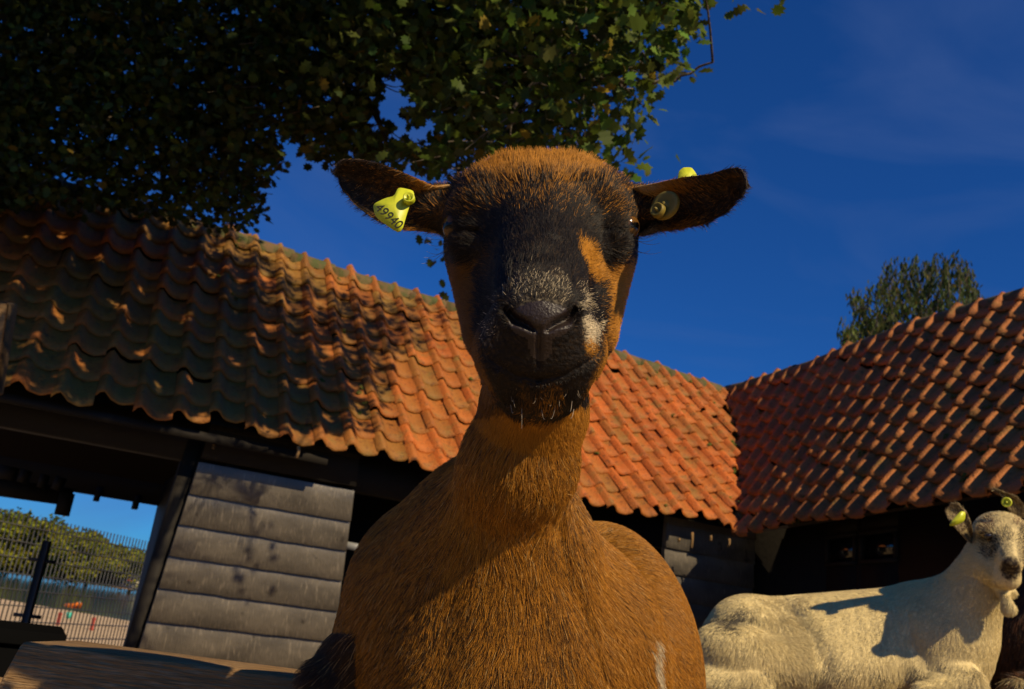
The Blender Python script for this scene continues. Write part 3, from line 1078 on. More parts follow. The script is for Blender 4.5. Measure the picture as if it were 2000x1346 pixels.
for ci, (x, d_, top, k) in enumerate(spots):
    src = protos[k]
    if k in used:
        o_ = src.copy()
        SC.collection.objects.link(o_)
        for ch in src.children:
            c_ = ch.copy()
            SC.collection.objects.link(c_)
            c_.parent = o_
            c_.location = ch.location
    else:
        o_ = src
        used.add(k)
    q = P(x, 1130 + 0.13 * x, d_)
    tz = P(x, top, d_)[2]
    q[2] = 0.9
    o_.location = q
    hh_ = (13, 11, 14)[k]
    s_ = max(0.36, (tz - 0.5) / (hh_ * 1.12))
    o_.scale = (1.05, 1.05, s_)
    o_.rotation_euler = (0, 0, rng.uniform(0, 6.28))
    tone = ('yellow-green bushy', 'olive-green broad', 'dark green narrow')[k]
    o_['label'] = tone + ' tree, ' + ORD[ci] + ' from the left in the far bank tree row'
    o_['category'] = 'tree'
    o_['group'] = 'trees along the far bank'

# ------------------------------------------------------------------ implicit surfaces for the animals
def smin(a, b, k):
    h = np.maximum(k - np.abs(a - b), 0) / k
    return np.minimum(a, b) - h * h * k * 0.25


def sd_cone(p, a, b, r1, r2):
    ba = b - a
    l2 = ba @ ba
    t = np.clip(((p - a) @ ba) / l2, 0, 1)
    d = np.linalg.norm(p - a - t[..., None] * ba, axis=-1)
    return d - (r1 + (r2 - r1) * t)


def sd_ell(p, c, r, rot=None):
    q = p - c
    if rot is not None:
        q = q @ rot
    k0 = np.linalg.norm(q / r, axis=-1)
    k1 = np.linalg.norm(q / (r * r), axis=-1)
    return k0 * (k0 - 1) / np.maximum(k1, 1e-6)


def rotz(deg):
    a_ = math.radians(deg)
    return np.array([[math.cos(a_), -math.sin(a_), 0], [math.sin(a_), math.cos(a_), 0], [0, 0, 1.0]])


def surface(prims, h, pad=0.02):
    """prims: ('c',a,b,r1,r2,k) cones, ('e',c,r,k,rot) ellipsoids; k<0 carves"""
    lo, hi = [], []
    bbs = []
    for q in prims:
        if q[0] == 'c':
            r_ = max(q[3], q[4])
            l_, h_ = np.minimum(q[1], q[2]) - r_, np.maximum(q[1], q[2]) + r_
        else:
            m_ = np.max(q[2])
            l_, h_ = q[1] - m_, q[1] + m_
        bbs.append((l_, h_))
        kk = q[5] if q[0] == 'c' else q[3]
        if kk > 0:
            lo.append(l_)
            hi.append(h_)
    lo, hi = np.min(lo, 0) - pad, np.max(hi, 0) + pad
    nn = np.ceil((hi - lo) / h).astype(int) + 1
    fld = np.full(nn, 1.0)
    axes = [lo[i] + np.arange(nn[i]) * h for i in range(3)]
    for q, (l_, h_) in zip(prims, bbs):
        kk = q[5] if q[0] == 'c' else q[3]
        pd = abs(kk) + 4 * h
        i0 = np.maximum(((l_ - pd - lo) / h).astype(int), 0)
        i1 = np.minimum(((h_ + pd - lo) / h).astype(int) + 2, nn)
        sl_ = tuple(slice(a_, b_) for a_, b_ in zip(i0, i1))
        g_ = np.stack(np.meshgrid(*[axes[i][sl_[i]] for i in range(3)], indexing='ij'), -1)
        d = sd_cone(g_, q[1], q[2], q[3], q[4]) if q[0] == 'c' else sd_ell(g_, q[1], q[2], q[4] if len(q) > 4 else None)
        if kk > 0:
            fld[sl_] = smin(fld[sl_], d, kk)
        else:
            fld[sl_] = -smin(-fld[sl_], d, -kk)
    # surface nets
    s = fld < 0
    c = np.zeros(tuple(nn - 1), int)
    for dx in (0, 1):
        for dy in (0, 1):
            for dz in (0, 1):
                c += s[dx:nn[0] - 1 + dx, dy:nn[1] - 1 + dy, dz:nn[2] - 1 + dz]
    act = (c > 0) & (c < 8)
    idx = -np.ones(c.shape, int)
    ii = np.argwhere(act)
    idx[act] = np.arange(len(ii))
    acc = np.zeros((len(ii), 3))
    cnt = np.zeros(len(ii))
    cor = [(a, b, d) for a in (0, 1) for b in (0, 1) for d in (0, 1)]
    for p0 in cor:
        for ax in range(3):
            if p0[ax] == 0:
                p1 = list(p0)
                p1[ax] = 1
                A = fld[tuple((ii + p0).T)]
                B = fld[tuple((ii + p1).T)]
                m_ = (A < 0) != (B < 0)
                t = A[m_] / (A[m_] - B[m_])
                pt = np.tile(np.array(p0, float), (m_.sum(), 1))
                pt[:, ax] += t
                acc[m_] += pt
                cnt[m_] += 1
    verts = lo + (ii + acc / cnt[:, None]) * h
    faces = []
    for ax in range(3):
        o1, o2 = [(1, 2), (2, 0), (0, 1)][ax]
        sh_ = [slice(None)] * 3
        sa_ = [slice(0, -1) if i == ax else slice(1, -1) for i in range(3)]
        sb_ = [slice(1, None) if i == ax else slice(1, -1) for i in range(3)]
        A, B = s[tuple(sa_)], s[tuple(sb_)]
        e = np.argwhere(A != B)
        base = e.copy()
        for i in range(3):
            if i != ax:
                base[:, i] += 1
        ins = A[tuple(e.T)]
        def cell(d1, d2):
            q = base.copy()
            q[:, o1] -= d1
            q[:, o2] -= d2
            return idx[tuple(q.T)]
        qd = np.stack([cell(1, 1), cell(0, 1), cell(0, 0), cell(1, 0)], 1)
        qd[~ins] = qd[~ins][:, ::-1]
        faces.append(qd)
    faces = np.concatenate(faces)
    return verts, faces


def vnormals(v, f_):
    a, b, c, d = (v[f_[:, i]] for i in range(4))
    n = np.cross(c - a, d - b)
    N_ = np.zeros_like(v)
    for i in range(4):
        np.add.at(N_, f_[:, i], n)
    return nrm(N_)


def relax(v, f_, it=2):
    e = np.concatenate([f_[:, [0, 1]], f_[:, [1, 2]], f_[:, [2, 3]], f_[:, [3, 0]]])
    for _ in range(it):
        s_ = np.zeros_like(v)
        c = np.zeros(len(v))
        np.add.at(s_, e[:, 0], v[e[:, 1]])
        np.add.at(c, e[:, 0], 1)
        v = 0.5 * v + 0.5 * s_ / np.maximum(c, 1)[:, None]
    return v


def sheet(top, bot, D, cup, thick, n1=36, n2=16, ecc=0.0):
    """an ear: two edge polylines in pixels, depth along it, cupped away from the viewer"""
    top, bot = np.asarray(top, float), np.asarray(bot, float)
    def res(pl, n):
        d = np.r_[0, np.cumsum(np.hypot(*np.diff(pl, axis=0).T))]
        t = np.linspace(0, d[-1], n)
        return np.stack([np.interp(t, d, pl[:, 0]), np.interp(t, d, pl[:, 1])], 1)
    T, B = res(top, n1), res(bot, n1)
    fr, bk2 = [], []
    for i in range(n1):
        s_ = i / (n1 - 1)
        d0 = np.interp(s_, np.linspace(0, 1, len(D)), D)
        w_ = min(1, 4 * (1 - s_) + 0.1)
        rf, rb3 = [], []
        for j in range(n2):
            t = j / (n2 - 1)
            x, y = T[i] * (1 - t) + B[i] * t
            e = 1 - (2 * t - 1) ** 2
            th = thick * w_ * math.sqrt(max(0, e)) + 0.0012
            dd = d0 + cup * e * w_ + ecc * (t - 0.5)
            rf.append(V(x, y, dd - th / 2))
            rb3.append(V(x, y, dd + th / 2))
        fr.append(rf)
        bk2.append(rb3)
    loop = np.concatenate([np.array(fr), np.array(bk2)[:, ::-1]], axis=1)   # closed ring per station
    n = loop.shape[1]
    v = loop.reshape(-1, 3)
    q = []
    for i in range(n1 - 1):
        for j in range(n):
            k = (j + 1) % n
            q.append([i * n + j, (i + 1) * n + j, (i + 1) * n + k, i * n + k])
    return v, np.array(q)


def make_fur(name, parent, origin, v, f_, ndens, coat, comb, rad, m, seed, npt=5):
    """v in viewer metres; coat(p, n) -> colour, length, density weight; comb(p, n) -> flow, lift"""
    r_ = np.random.default_rng(seed)
    tri = np.concatenate([f_[:, [0, 1, 2]], f_[:, [0, 2, 3]]])
    A, B, C = v[tri[:, 0]], v[tri[:, 1]], v[tri[:, 2]]
    cr = np.cross(B - A, C - A)
    ar = 0.5 * np.linalg.norm(cr, axis=1)
    N_ = vnormals(v, f_)
    cen = (A + B + C) / 3
    wgt = coat(cen, nrm(cr), r_)[2]
    facing = -(nrm(cr) * nrm(cen)).sum(1)
    wgt = wgt * np.where(facing > -0.35, 1.0, 0.3)
    pr_ = ar * wgt
    n = int(ndens * pr_.sum())
    t = r_.choice(len(tri), n, p=pr_ / pr_.sum())
    a_, b_ = r_.random(n), r_.random(n)
    fl_ = a_ + b_ > 1
    a_[fl_], b_[fl_] = 1 - a_[fl_], 1 - b_[fl_]
    w0_ = (1 - a_ - b_)[:, None]
    p = A[t] * w0_ + B[t] * a_[:, None] + C[t] * b_[:, None]
    nn = nrm(N_[tri[t, 0]] * w0_ + N_[tri[t, 1]] * a_[:, None] + N_[tri[t, 2]] * b_[:, None])
    col, ln, _ = coat(p, nn, r_)
    fl2, lift = comb(p, nn)
    # clumping
    cell_ = np.floor(p / 0.006).astype(int)
    hsh = (cell_[:, 0] * 73856093 ^ cell_[:, 1] * 19349663 ^ cell_[:, 2] * 83492791) % 9973
    cr_ = np.random.default_rng(seed + 1).normal(0, 0.16, (9973, 3))[hsh]
    lowf = np.stack([fieldnoise(p, 38.0, q_) for q_ in (0.0, 2.1, 4.4)], 1) * (0.30 if rad < 0.0003 else 0.10)
    d = fl2 + cr_ + lowf + r_.normal(0, 0.12, (n, 3))
    d = nrm(d - (d * nn).sum(1)[:, None] * nn)
    ln = ln * r_.uniform(0.6, 1.25, n)
    out = np.zeros((n, npt, 3))
    pos_ = p - nn * 0.001
    out[:, 0] = pos_
    for k in range(1, npt):
        s_ = (k - 0.5) / (npt - 1)
        el = lift * (1.25 - 0.75 * s_)
        step = d * np.cos(el)[:, None] + nn * np.sin(el)[:, None]
        pos_ = pos_ + step * (ln / (npt - 1))[:, None]
        out[:, k] = pos_
    wpts = v2w(out.reshape(-1, 3)) - np.asarray(origin)
    hc = bpy.data.hair_curves.new(name)
    hc.add_curves([npt] * n)
    hc.attributes['position'].data.foreach_set('vector', wpts.astype(np.float32).ravel())
    ra2 = hc.attributes.get('radius') or hc.attributes.new('radius', 'FLOAT', 'POINT')
    prof = np.linspace(1, 0.25, npt) ** 0.8
    rr = (rad * r_.uniform(0.7, 1.3, n))[:, None] * prof[None]
    ra2.data.foreach_set('value', rr.astype(np.float32).ravel())
    ca = hc.attributes.new('coat', 'FLOAT_COLOR', 'CURVE')
    ca.data.foreach_set('color', np.concatenate([col, np.ones((n, 1))], 1).astype(np.float32).ravel())
    hc.materials.append(m)
    ob = bpy.data.objects.new(name, hc)
    SC.collection.objects.link(ob)
    ob.parent = parent
    ob.location = (0, 0, 0)
    print('fur', name, n)
    return ob


def cone(a, b, r1, r2, k=0.03):
    return ('c', V(*a), V(*b), r1, r2, k)


def ell(c, r, k=0.03, rot=None):
    return ('e', V(*c), np.array(r, float), k, rot)


M_hair = hair_mat('coat_hair')
M_skin = mat('hide', rough=0.6, spec=0.15, attr='coat', bump=(260, 0.35, (1, 1, 1)))
M_nose = mat('nose_skin', (0.026, 0.017, 0.014), 0.38, 0.35, bump=(500, 0.25, (1, 1, 1)))
M_eye = mat('eyeball', (0.02, 0.012, 0.006), 0.05, 0.8)
M_iris = mat('iris', rough=0.14, spec=0.35, attr='coat')
M_tag = mat('yellow_plastic', (0.62, 0.66, 0.03), 0.4, 0.5, noise=[(90, (0.45, 0.5, 0.02), 0.45, 0.7, (1, 1, 1))])
M_tag_shade = mat('shaded_yellow_plastic', (0.20, 0.15, 0.025), 0.5, 0.3)  # darker copy of the tag yellow, with the ear's shade painted in
M_ink = mat('tag_ink', (0.02, 0.02, 0.01), 0.6, 0.3)

# ---- brown goat
CX = 1056
def pair(fn):
    """mirror a head primitive across the face's centre line"""
    return [fn(1), fn(-1)]
head = [
    ell((CX, 466, 0.80), (0.066, 0.038, 0.070), 0.018),
    cone((CX, 470, 0.805), (CX - 2, 680, 0.728), 0.070, 0.0475, 0.03),
    cone((CX, 440, 0.760), (CX, 612, 0.645), 0.038, 0.031, 0.022),
    ell((CX - 3, 682, 0.655), (0.044, 0.030, 0.034), 0.02),
    ell((CX - 1, 626, 0.630), (0.029, 0.016, 0.018), 0.012),
    cone((CX - 4, 720, 0.705), (CX - 5, 757, 0.668), 0.037, 0.0185, 0.02),
    ell((CX - 5, 752, 0.656), (0.030, 0.013, 0.019), 0.012),
]
for s_ in (1, -1):
    head += [
        ell((CX + s_ * 114, 400, 0.765), (0.021, 0.019, 0.024), 0.024),
        ell((CX + s_ * 133, 434, 0.774), (0.018, 0.017, 0.022), 0.018),
        ell((CX + s_ * 140, 476, 0.752), (0.0125, 0.0130, 0.014), 0.016),
        cone((CX + s_ * 118, 505, 0.790), (CX + s_ * 96, 650, 0.752), 0.024, 0.018, 0.025),
        ell((CX + s_ * 57, 361, 0.800), (0.022, 0.0185, 0.030), 0.007),
        ell((CX + s_ * 96, 388, 0.800), (0.025, 0.017, 0.030), 0.018),
        ell((CX + s_ * 44, 628, 0.636), (0.014, 0.014, 0.013), 0.012),
        ell((CX + s_ * 48, 690, 0.655), (0.024, 0.023, 0.023), 0.02),
        cone((CX + s_ * 150, 412, 0.80), (CX + s_ * 205, 408, 0.802), 0.021, 0.018, 0.014),
    ]
head += [cone((CX - 8, 640, 0.80), (1042, 800, 0.775), 0.046, 0.036, 0.03), cone((1042, 800, 0.775), (1016, 900, 0.79), 0.036, 0.0415, 0.03)]
body = [
    cone((1042, 800, 0.775), (1016, 900, 0.79), 0.0365, 0.042, 0.03),
    cone((1016, 900, 0.79), (962, 1050, 0.86), 0.042, 0.058, 0.03),
    cone((985, 1040, 0.87), (855, 1140, 0.93), 0.056, 0.053, 0.05),
    cone((945, 980, 0.90), (860, 1090, 0.96), 0.031, 0.040, 0.04),
    ell((965, 1265, 0.91), (0.128, 0.165, 0.130), 0.06),
    ell((800, 1215, 0.935), (0.060, 0.095, 0.075), 0.045),
    ell((1150, 1300, 0.92), (0.078, 0.115, 0.090), 0.035),
    ell((1176, 1292, 1.15), (0.114, 0.164, 0.26), 0.025),
    ell((1180, 1345, 1.55), (0.130, 0.155, 0.24), 0.1),
    ell((975, 1440, 0.96), (0.13, 0.09, 0.12), 0.06),
    cone((735, 1290, 0.92), (655, 1335, 0.89), 0.045, 0.020, 0.04),
    cone((655, 1335, 0.89), (700, 1500, 0.87), 0.021, 0.023, 0.02),
    cone((700, 1500, 0.87), (760, 1560, 1.0), 0.021, 0.018, 0.02),
    cone((1200, 1400, 0.90), (1180, 1540, 0.85), 0.040, 0.025, 0.04),
    cone((1180, 1540, 0.85), (1130, 1560, 1.0), 0.024, 0.018, 0.02),
    cone((1250, 1400, 1.5), (1290, 1500, 1.4), 0.07, 0.035, 0.06),
    cone((1290, 1500, 1.4), (1260, 1560, 1.6), 0.03, 0.022, 0.03),
]
hv, hf = surface(head, 0.0016)
hv = relax(hv, hf, 1)


def groove(v, line, w, depth, dmax=0.70):
    """press a line into the face"""
    X = 1000 + F * v[:, 0] / v[:, 2]
    Y = 673 - F * v[:, 1] / v[:, 2]
    best = np.full(len(v), 1e9)
    amp = np.zeros(len(v))
    for (x0, y0, a0), (x1, y1, a1) in zip(line[:-1], line[1:]):
        dx, dy = x1 - x0, y1 - y0
        t = np.clip(((X - x0) * dx + (Y - y0) * dy) / (dx * dx + dy * dy), 0, 1)
        d = np.hypot(X - x0 - t * dx, Y - y0 - t * dy) / (w * (a0 + (a1 - a0) * t))
        m_ = d < best
        best[m_] = d[m_]
        amp[m_] = (a0 + (a1 - a0) * t)[m_]
    k = depth * amp * np.exp(-best ** 2 * 1.2) * (v[:, 2] < dmax)
    return v + nrm(v) * k[:, None]


for s_ in (1, -1):
    hv = groove(hv, [(CX + s_ * 13, 645, 0.5), (CX + s_ * 28, 634, 0.8), (CX + s_ * 50, 624, 1.0), (CX + s_ * 66, 606, 0.8)], 8.5, 0.0115)
    hv = groove(hv, [(CX - 4, 741, 1), (CX + s_ * 48, 732, 1), (CX + s_ * 88, 708, 1.1), (CX + s_ * 112, 688, 0.8)], 6.0, 0.0022, 0.73)
    hv = groove(hv, [(CX + s_ * 118, 452, 0.7), (CX + s_ * 150, 455, 1), (CX + s_ * 180, 450, 1)], 8.0, 0.006, 0.80)
hv = groove(hv, [(CX - 3, 640, 0.8), (CX - 4, 680, 1), (CX - 4, 716, 0.6)], 4.5, 0.0045)
hv = groove(hv, [(CX - 8, 322, 1), (CX - 6, 350, 0.6)], 22.0, 0.006, 0.90)
bv, bf = surface(body, 0.006)
bv = relax(bv, bf, 2)
bv = groove(bv, [(900, 1090, 0.5), (882, 1180, 1), (866, 1300, 1), (860, 1400, 0.6)], 34, 0.004, 1.0)
bv = groove(bv, [(1088, 1010, 0.7), (1108, 1130, 1), (1150, 1230, .8), (1180, 1330, 0.5)], 20, 0.008, 1.02)
bv = groove(bv, [(1284, 1235, 0.5), (1290, 1300, 1), (1286, 1400, 1)], 16, -0.006, 1.2)
earL = sheet([(905, 372), (880, 362), (845, 364), (800, 344), (745, 321), (700, 312), (668, 312), (658, 328)],
             [(905, 462), (872, 458), (840, 452), (790, 448), (740, 432), (698, 402), (668, 366), (659, 334)], [0.80, 0.785, 0.79, 0.80], 0.020, 0.010, ecc=0.012)
earR = sheet([(1215, 378), (1240, 366), (1272, 360), (1330, 347), (1385, 341), (1425, 329), (1446, 329), (1456, 350)],
             [(1215, 462), (1256, 460), (1280, 453), (1330, 447), (1378, 438), (1418, 415), (1448, 383), (1457, 356)], [0.80, 0.765, 0.725, 0.69], 0.022, 0.010, ecc=0.012)


def fieldnoise(p, sc_, ph=0.0):
    x, y, z = (p[:, i] * sc_ + ph for i in range(3))
    return (np.sin(x + 1.7 * np.sin(y * 0.9)) + np.sin(y * 1.3 + 1.3 * np.sin(z)) + np.sin(z * 1.1 + 1.9 * np.sin(x * 1.2))) / 3


TAN = np.array([0.46, 0.195, 0.020])
TAN2 = np.array([0.33, 0.13, 0.016])
BLK = np.array([0.012, 0.0095, 0.008])
CRM = np.array([0.72, 0.58, 0.36])


def px_of(p):
    return 1000 + F * p[:, 0] / p[:, 2], 673 - F * p[:, 1] / p[:, 2]


def sstep(a, b, x):
    t = np.clip((x - a) / (b - a), 0, 1)
    return t * t * (3 - 2 * t)


def coat_head(p, n, r_):
    X, Y = px_of(p)
    D = p[:, 2]
    nn = len(p)
    jit = fieldnoise(p, 160.0) * 9 + r_.normal(0, 5, nn)
    ad = np.abs(X - CX) + jit * 0.6
    Yj = Y + jit
    # share of tan hairs
    tan = 1 - sstep(346, 372, Yj + np.clip(ad - 90, 0, 99) * 0.5)
    tan = np.maximum(tan, 0.20 * (1 - sstep(360, 440, Yj)))
    tan = np.maximum(tan, 0.18 * (ad > 120) * (Yj < 430))
    cheek = sstep(117, 127, ad + np.clip(Y - 690, 0, 200) * 0.42) * sstep(505, 522, Yj)
    cheek = cheek * (1 - sstep(770, 785, Yj) * (D < 0.74))
    left = (X < CX)  # markings on this half are dulled to paint in the face's shadow
    tan = np.maximum(tan, cheek)
    cxs = 88 + (Y - 480) * 0.30
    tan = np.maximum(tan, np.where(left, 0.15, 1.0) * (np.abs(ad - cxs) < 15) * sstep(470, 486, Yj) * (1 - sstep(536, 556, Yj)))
    tan = np.maximum(tan, 0.35 * (D < 0.70) * sstep(752, 765, Yj) * (1 - sstep(790, 805, Yj)) * (ad < 45))
    tan = np.maximum(tan, sstep(0.80, 0.83, D) * sstep(500, 600, Y))
    tan = np.maximum(tan, ((Yj > 785) & (D > 0.722)) | (Yj > 822))
    crm = 0.18 * (ad < 58 - np.abs(Y - 560) * 0.5) * sstep(522, 545, Yj) * (1 - sstep(585, 597, Yj))
    crm = np.maximum(crm, 0.5 * (np.abs(ad - 84) < 13) * sstep(566, 578, Yj) * (1 - sstep(598, 606, Yj)))
    crm = np.maximum(crm, 0.8 * (np.abs(ad - 99) < 12) * sstep(616, 626, Yj) * (1 - sstep(664, 676, Yj)))
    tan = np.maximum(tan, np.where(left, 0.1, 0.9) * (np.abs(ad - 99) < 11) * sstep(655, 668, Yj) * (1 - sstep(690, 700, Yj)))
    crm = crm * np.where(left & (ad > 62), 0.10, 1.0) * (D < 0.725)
    q = r_.random(nn)
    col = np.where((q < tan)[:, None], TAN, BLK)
    col = np.where((left & (Y > 420) & (Y < 800) & (D < 0.86) & (q < tan))[:, None], TAN * 0.36, col)  # tan darkened here as painted shade on the left cheek
    brown = r_.random(nn) < 0.10
    col = np.where((brown & (q >= tan))[:, None], np.array([0.075, 0.045, 0.02]), col)
    col = np.where((r_.random(nn) < crm)[:, None], CRM * np.where(Y < 600, 0.7, 1.0)[:, None], col)
    col = col * r_.uniform(0.7, 1.3, (nn, 1))
    ln = np.full(nn, 0.0095)
    ln = np.where(Y < 372, 0.012, ln)
    tuft = np.exp(-((np.abs(X - CX) - 60) / 50) ** 2) * (Y < 345)
    ln = (ln + 0.002 * tuft) * np.where(Y < 362, r_.uniform(0.6, 1.35, nn), 1.0)
    ln = np.where((D < 0.67) & (Y > 590), 0.0042, ln)
    ln = np.where((Y > 735) & (D < 0.72), np.interp(Y, [735, 785], [0.003, 0.0085]), ln)
    ln = np.where((D > 0.80) & (Y > 500), 0.012, ln)
    dens = np.ones(nn)
    pad = ((X - CX) / 60) ** 2 + ((Y - 627) / 36) ** 2 < 1
    pad |= ((X - CX) / 26) ** 2 + ((Y - 672) / 36) ** 2 < 1
    dens = np.where(pad & (D < 0.68), 0.0, dens)
    lips = (D < 0.69) & (Y > 640) & (Y < 750) & (np.abs(X - CX) < 75)
    dens = np.where(lips & ~pad, 0.9, dens)
    ln = np.where(lips & (Y < 735), 0.0030, ln)
    ln = np.where((np.abs(X - CX) < 60) & (Y > 520) & (Y < 600) & (D < 0.72), 0.0052, ln)
    return np.clip(col, 0, 1), ln, dens


NOSE = V(CX, 640, 0.62)


def comb_head(p, n):
    d = p - NOSE
    d = nrm(d * [1.0, 1.0, 1.5])
    Y = px_of(p)[1]
    low = (Y > 745)[:, None]
    d = np.where(low, nrm(d * [0.6, 1, 0.4] + np.array([0, -0.6, 0])), d)
    neck = (p[:, 2] > 0.80) & (Y > 540)
    d = np.where(neck[:, None], np.array([-0.05, -1, 0.25]), d)
    lift = np.where(Y < 362, 0.65, 0.30)
    lift = np.where((Y > 735), np.interp(Y, [735, 800], [0.2, 0.5]), lift)
    lift = np.where(neck, 0.22, lift)
    return d, lift


def coat_body(p, n, r_):
    X, Y = px_of(p)
    nn = len(p)
    k1 = fieldnoise(p * [1, 0.5, 1], 42.0)
    k2 = fieldnoise(p, 90.0, 3.0)
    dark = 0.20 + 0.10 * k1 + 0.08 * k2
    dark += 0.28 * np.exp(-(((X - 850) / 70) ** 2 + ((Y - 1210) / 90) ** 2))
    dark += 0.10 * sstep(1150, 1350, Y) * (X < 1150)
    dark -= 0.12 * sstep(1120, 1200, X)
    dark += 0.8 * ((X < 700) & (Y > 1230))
    q = r_.random(nn)
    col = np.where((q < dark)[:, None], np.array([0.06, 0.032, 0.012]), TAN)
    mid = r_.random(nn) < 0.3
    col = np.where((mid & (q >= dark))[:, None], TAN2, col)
    crease = (np.abs(X - (1284 + 6 * np.sin(Y / 30))) < 7) & (Y > 1240) & (r_.random(nn) < 0.8)
    col = np.where(crease[:, None], CRM * 0.9, col)
    pale = r_.random(nn) < 0.035
    col = np.where(pale[:, None], np.array([0.60, 0.36, 0.12]), col)
    col = col * r_.uniform(0.62, 1.38, (nn, 1))
    ln = np.full(nn, 0.015)
    ln = np.where(X > 1110, 0.014, ln)
    ln = np.where((X < 700) & (Y > 1230), 0.022, ln)
    dens = np.ones(nn)
    dens = np.where(Y > 1420, 0.25, dens)
    return np.clip(col, 0, 1), ln, dens


def comb_body(p, n):
    X, Y = px_of(p)
    d = np.zeros((len(p), 3))
    d[:, 1] = -1
    d[:, 2] = 0.2
    d[:, 0] = np.interp(X, [640, 800, 950, 1100, 1200, 1360], [-0.35, -0.45, -0.18, 0.05, 0.45, 0.25])
    up_ = Y < 1000
    d[:, 0] = np.where(up_, d[:, 0] - 0.15, d[:, 0])
    return d, np.full(len(p), 0.24) + 0.3 * ((X < 700) & (Y > 1230))


def coat_ear(p, n, r_):
    X, Y = px_of(p)
    nn = len(p)
    side = np.where(X < CX, -1, 1)
    s_ = np.where(side < 0, (890 - X) / 230, (X - 1245) / 210)
    topd = np.where(side < 0, Y - np.interp(X, [658, 700, 745, 800, 845, 885], [318, 312, 321, 344, 364, 362]), Y - np.interp(X, [1240, 1330, 1425, 1456], [366, 347, 329, 335]))
    botd = np.where(side < 0, np.interp(X, [658, 698, 740, 790, 872], [334, 402, 432, 448, 458]) - Y, np.interp(X, [1256, 1330, 1378, 1418, 1457], [460, 447, 438, 415, 356]) - Y)
    tan = (1 - sstep(0.30, 0.52, s_ + r_.normal(0, .06, nn))) * (1 - sstep(6, 44, topd + r_.normal(0, 6, nn)))
    tan = np.maximum(tan, 0.7 * (1 - sstep(4, 22, botd + r_.normal(0, 4, nn))) * (1 - sstep(0.35, 0.8, s_)))
    tan = np.maximum(tan, 0.22 * (1 - s_))
    q = r_.random(nn)
    tc_ = TAN * 1.1 + np.array([0.25, 0.28, 0.18]) * (1 - sstep(0.0, 0.30, s_))[:, None]
    col = np.where((q < tan)[:, None], tc_, np.array([0.035, 0.024, 0.016]))
    col = np.where((r_.random(nn) < 0.07)[:, None], np.array([0.2, 0.13, 0.07]), col)
    return np.clip(col * r_.uniform(0.7, 1.3, (nn, 1)), 0, 1), np.full(nn, 0.0065), np.ones(nn)


def comb_ear(p, n):
    s_ = np.where(px_of(p)[0] < CX, -1.0, 1.0)
    d = np.stack([s_, np.full(len(p), -0.35), np.zeros(len(p))], 1)
    return d, np.full(len(p), 0.32)


def join_parts(parts):
    vs, fs, off_ = [], [], 0
    for v, f_ in parts:
        vs.append(v)
        fs.append(f_ + off_)
        off_ += len(v)
    return np.vstack(vs), np.vstack(fs)


gv, gf = join_parts([(hv, hf), (bv, bf), earL, earR])
rr_ = np.random.default_rng(5)
def skin_cols(parts, dim=0.75, sm=2):
    out = []
    for (v, f_), fn in parts:
        acc = 0
        for _ in range(6):
            acc = acc + fn(v, vnormals(v, f_), rr_)[0]
        out.append(acc / 6 * dim)
    return np.vstack(out)
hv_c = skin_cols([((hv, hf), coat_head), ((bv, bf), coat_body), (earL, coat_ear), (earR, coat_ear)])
base = P(1000, 1570, 0.97)
PLZ = base[2]
goat = empty('goat', base, 'brown goat with black face and yellow ear tags, facing the camera up close', 'goat')
goat_body = mesh_np('body', v2w(gv), gf, M_skin, goat, origin=base, smooth=True, attrs={'coat': hv_c})
# bare nose leather: second material on the muzzle faces
goat_body.data.materials.append(M_nose)
fc = gv[gf].mean(1)
X, Y = px_of(fc)
pad = (((X - CX) / 62) ** 2 + ((Y - 627) / 38) ** 2 < 1) | (((X - CX) / 24) ** 2 + ((Y - 672) / 34) ** 2 < 1)
mi = np.where(pad & (fc[:, 2] < 0.68), 1, 0).astype(np.int32)
if len(goat_body.data.polygons) == len(mi):
    goat_body.data.polygons.foreach_set('material_index', mi)
hz = base
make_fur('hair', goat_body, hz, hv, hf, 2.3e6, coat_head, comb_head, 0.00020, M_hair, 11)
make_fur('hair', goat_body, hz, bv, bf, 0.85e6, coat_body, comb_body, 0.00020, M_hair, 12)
make_fur('hair', goat_body, hz, earL[0], earL[1], 2.2e6, coat_ear, comb_ear, 0.00015, M_hair, 13, 4)
make_fur('hair', goat_body, hz, earR[0], earR[1], 2.2e6, coat_ear, comb_ear, 0.00015, M_hair, 14, 4)
for s_ in (1, -1):
    cv = V(CX + s_ * 164, 444, 0.761)
    c_ = v2w(cv[None])[0]
    th = np.linspace(0, math.pi, 33)
    ph = np.linspace(0, 2 * math.pi, 49)
    gz = nrm(np.array([s_ * 0.62, 0.02, -0.78]))
    gx = nrm(np.cross(np.array([0, 1.0, 0]), gz))
    gy = np.cross(gz, gx)
    dirs = np.array([[gz * math.cos(t) + (gx * math.cos(q_) + gy * math.sin(q_)) * math.sin(t) for q_ in ph] for t in th])
    b_ = MB()
    b_.grid(v2w((cv + 0.0122 * dirs).reshape(-1, 3)).reshape(33, 49, 3))
    fl = dirs.reshape(-1, 3)
    cg, cx_, cy_ = fl @ gz, fl @ gx, fl @ gy
    ecol = np.where((cg > 0.72)[:, None], np.array([0.12, 0.055, 0.012]), np.array([0.02, 0.013, 0.01]))
    ecol = np.where(((np.abs(cy_) < 0.20) & (np.abs(cx_) < 0.42) & (cg > 0))[:, None], np.array([0.004, 0.004, 0.004]), ecol)
    b_.c = [ecol]
    b_.build('eye', M_iris, goat, origin=c_, smooth=True, colattr='coat')
